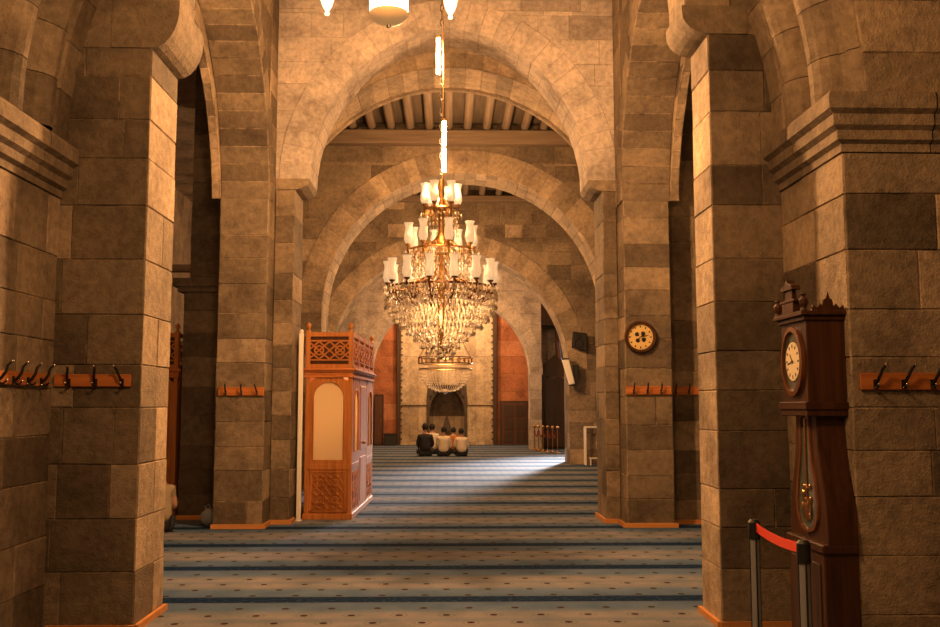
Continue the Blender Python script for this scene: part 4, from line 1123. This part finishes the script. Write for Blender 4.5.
def sitter(loc, rz, label, shirt, trousers='cloth_dark', lean=0., sleeve='long', s=1.0, headturn=0.):
    t = thing('person', label, 'person', loc, rz, None); t.scale = (s, s, s)
    L = lean
    V = [(0, 0, .13), (0, .01, .27), (0, .03 + L * .3, .42), (0, .05 + L * .6, .53), (0, .07 + L * .8, .60), (0, .09 + L, .645),
         (-.14, .045 + L * .6, .50), (-.195, .07 + L * .4, .30), (-.12, .27 + L * .2, .20), (.14, .045 + L * .6, .50), (.195, .07 + L * .4, .30), (.12, .27 + L * .2, .20),
         (-.1, .03, .11), (-.18, .34, .10), (-.01, .40, .06), (-.12, .43, .045), (.1, .03, .11), (.18, .34, .10), (.01, .31, .06), (.13, .34, .045),
         (-.08, .33 + L * .2, .19), (.08, .33 + L * .2, .19)]
    Ed = [(0, 1), (1, 2), (2, 3), (3, 4), (4, 5), (3, 6), (6, 7), (7, 8), (8, 20), (3, 9), (9, 10), (10, 11), (11, 21), (0, 12), (12, 13), (13, 14), (14, 15), (0, 16), (16, 17), (17, 18), (18, 19)]
    Rd = [(.15, .12), (.135, .105), (.15, .11), (.12, .09), .05, .05, .062, .045, .032, .062, .045, .032, .1, .065, .04, .03, .1, .065, .04, .03, .028, .028]
    ex = MB(); hc = (0, .11 + L * 1.05, .735)
    ct, stt = math.cos(headturn), math.sin(headturn)
    def hp(x, y, z): return (hc[0] + x * ct - y * stt, hc[1] + x * stt + y * ct, hc[2] + z)
    b = MB().ball((0, 0, 0), 1, 14)
    ex.add([hp(x * .075 * (1 - .18 * max(0, -z)), y * .094, z * .112) for x, y, z in b.v], b.f)
    nb_ = MB().ball((0, .095, -.01), .016, 6, (.8, 1.1, 1.5)); ex.add([hp(*v) for v in nb_.v], nb_.f)
    for q in (-1, 1):
        eb = MB().ball((q * .073, 0, -.005), .022, 6, (.4, .8, 1.2)); ex.add([hp(*v) for v in eb.v], eb.f)
    mo = MB().ball((0, .082, -.05), .02, 6, (1.3, .5, .35)); ex.add([hp(*v) for v in mo.v], mo.f)
    for q in (-1, 1):    # fingers
        for k, ln in enumerate((.055, .062, .058, .045)):
            p0 = Vector((q * .07 + q * (k - 1.5) * .013, .34 + L * .2, .19)); p1 = p0 + Vector((-q * .01, ln * .7, -.004)); p2 = p1 + Vector((-q * .005, ln * .4, -.02))
            ex.tube([p0, p1, p2], [.009, .0085, .006], 6)
        ex.tube([(q * .1, .31 + L * .2, .195), (q * .12 - q * .03, .34, .2), (q * .075, .365, .19)], [.01, .009, .007], 6)
    skin('body', V, Ed, Rd, 'skin', t, 0, 2, ex)
    k = 1.13
    ti = [0, 1, 2, 3, 4, 6, 7, 9, 10] + ([8, 11] if sleeve == 'long' else [])
    idx = {v: i for i, v in enumerate(ti)}
    el = [(idx[a], idx[b]) for a, b in Ed if a in idx and b in idx]
    vv = [V[i] for i in ti]; rr = [(tuple(x * k for x in Rd[i]) if isinstance(Rd[i], tuple) else Rd[i] * (1.3 if i in (7, 10, 8, 11, 6, 9) else 1.12)) for i in ti]
    if sleeve != 'long':
        for a, b in ((6, 7), (9, 10)):
            vv[idx[b]] = tuple(V[a][j] + (V[b][j] - V[a][j]) * .62 for j in range(3))
    vv[idx[4]] = tuple(V[3][j] + (V[4][j] - V[3][j]) * .55 for j in range(3))
    vv[0] = (0, -.03, .09); rr[0] = (.185, .15); rr[1] = (.17, .135)
    skin('shirt', vv, el, rr, shirt, t, 0, 2)
    ti = [0, 12, 13, 14, 16, 17, 18]; idx = {v: i for i, v in enumerate(ti)}
    el = [(idx[a], idx[b]) for a, b in Ed if a in idx and b in idx]
    skin('trousers', [V[i] for i in ti], el, [(.12, .10)] + [Rd[i] * 1.14 for i in ti[1:]], trousers, t, 0, 2)
    hb = MB(); bb = MB().ball((0, 0, 0), 1, 16)
    vs = []
    for x, y, z in bb.v:
        lim = -.35 if y < .15 else .25
        kx = 1.0 if z > lim else .9
        vs.append(hp(x * .084 * kx, y * .103 * kx - .006, z * .119 * kx + .008))
    keep = [f for f in bb.f if all((bb.v[i][2] > (-.72 if bb.v[i][1] < .2 else .38)) for i in f)]
    hb.add(vs, keep); hb.build('hair', 'hair', t, smooth=True, fix=False)
    eyes = MB()
    for q in (-1, 1): eyes.ball(hp(q * .028, .082, .012), .009, 6)
    eyes.build('eyes', 'black', t, smooth=True)
    return t
sitter((-.66, 29.2, 0), 0.05, 'seated person in black, leftmost of the group before the prayer niche', 'cloth_black', s=1.17)
sitter((-.10, 29.1, 0), -.05, 'seated person in a cream shirt, front row middle with back to the viewer', 'cloth_white', s=1.06)
sitter((.45, 29.15, 0), .1, 'seated person in a white shirt, front row right end', 'cloth_white', s=1.0)
sitter((-.46, 30.6, 0), .1, 'seated person in a pale shirt, behind and between the black and cream figures', 'cloth_pale', s=1.12)
sitter((.20, 30.9, 0), -.15, 'seated person in a rust-brown top, glimpsed between the two light shirts', 'cloth_rust', s=.98)
sitter((-3.60, 12.1, 0), .35, 'person in a tan short-sleeved shirt sitting half hidden behind the left pier', 'cloth_tan', 'cloth_dark', lean=.06, sleeve='short', s=1.02)

# ------------------------------------------------------------------ daylight window in the right part of the far wall
w = MB().box(5.6, 7.3, YW - .04, YW - .01, 3.0, 6.2).build('window_1', 'sky'); w['kind'] = 'structure'
mb = MB()
for x in (5.56, 6.42, 7.26): mb.box(x, x + .07, YW - .1, YW - .03, 2.95, 6.25)
for z in (2.95, 4.6, 6.2): mb.box(5.56, 7.33, YW - .1, YW - .03, z, z + .06)
mb.build('window_frame', 'dark_wood', w)

# ------------------------------------------------------------------ lights
WARM = (1, .515, .205); AMB = (1, .6, .3)
def pt(loc, W, col=WARM, r=.15, name='lamp_or_fill_light'):
    l = bpy.data.lights.new(name, 'POINT'); l.energy = W; l.color = col; l.shadow_soft_size = r
    o = bpy.data.objects.new(name, l); C.objects.link(o); o.location = loc; return o
def area(loc, tgt, W, sx, sy, col, name='window_light', spread=PI):
    l = bpy.data.lights.new(name, 'AREA'); l.shape = 'RECTANGLE'; l.size = sx; l.size_y = sy; l.energy = W; l.color = col; l.spread = spread
    o = bpy.data.objects.new(name, l); C.objects.link(o); o.location = loc
    d = Vector(tgt) - Vector(loc); o.rotation_euler = d.to_track_quat('-Z', 'Y').to_euler(); return o
pt((CX - .03, CY - .2, 5.3), 640, WARM, .1)
pt((CX + .02, CY - .2, 4.3), 480, WARM, .1)
pt((CX, CY, 3.0), 26, AMB, .2)
pt((CX, CY - .1, 2.5), 11, AMB, .12)
pt((-.3, 3.6, 4.4), 290, WARM, .3)
pt((0, .8, 4.5), 110, WARM, .3)  # extra fill added around the camera, no fitting stands here
pt((0.3, 16.0, 5.0), 300, WARM, .3)
pt((-.04, 21.8, 4.2), 650, WARM, .3)
pt((0, 29.5, 5.0), 700, WARM, .4)
pt((0, 35.0, 5.4), 560, AMB, .4)
pt((-1.65, 14.3, 1.5), 30, AMB, .1, 'booth_fill_light')  # unseen light added inside the booth to make the amber panes glow
for sx_ in (-1, 1): pt((sx_ * 5.6, 10.5, 4.2), 20, AMB, .3, 'aisle_fill_light')  # faint unseen fill added to lift the dark aisles, no fittings
area((6.5, 36.8, 4.8), (2.3, 24.5, 0), 360, 1.2, 1.6, (1.0, .92, .86), spread=math.radians(25))
w_ = bpy.data.worlds.new('world'); sc.world = w_; w_.use_nodes = True
w_.node_tree.nodes['Background'].inputs[0].default_value = (1, .6, .35, 1); w_.node_tree.nodes['Background'].inputs[1].default_value = .02

# ------------------------------------------------------------------ camera
cam = bpy.data.cameras.new('camera'); co_ = bpy.data.objects.new('camera', cam); C.objects.link(co_)
cam.sensor_width = 36; cam.lens = 946 / 940 * 36; cam.clip_end = 200
co_.location = (0, 0, 1.6); co_.rotation_euler = (PI / 2 + math.radians(5.43), 0, math.radians(-1.39))
sc.camera = co_
sc.view_settings.view_transform = 'Standard'; sc.view_settings.look = 'None'; sc.view_settings.gamma = 1; sc.view_settings.use_curve_mapping = False
sc.view_settings.exposure = .22
sc.cycles.use_denoising = True; sc.cycles.max_bounces = 8; sc.cycles.diffuse_bounces = 4; sc.cycles.sample_clamp_indirect = 4
sc.cycles.caustics_reflective = False; sc.cycles.caustics_refractive = False
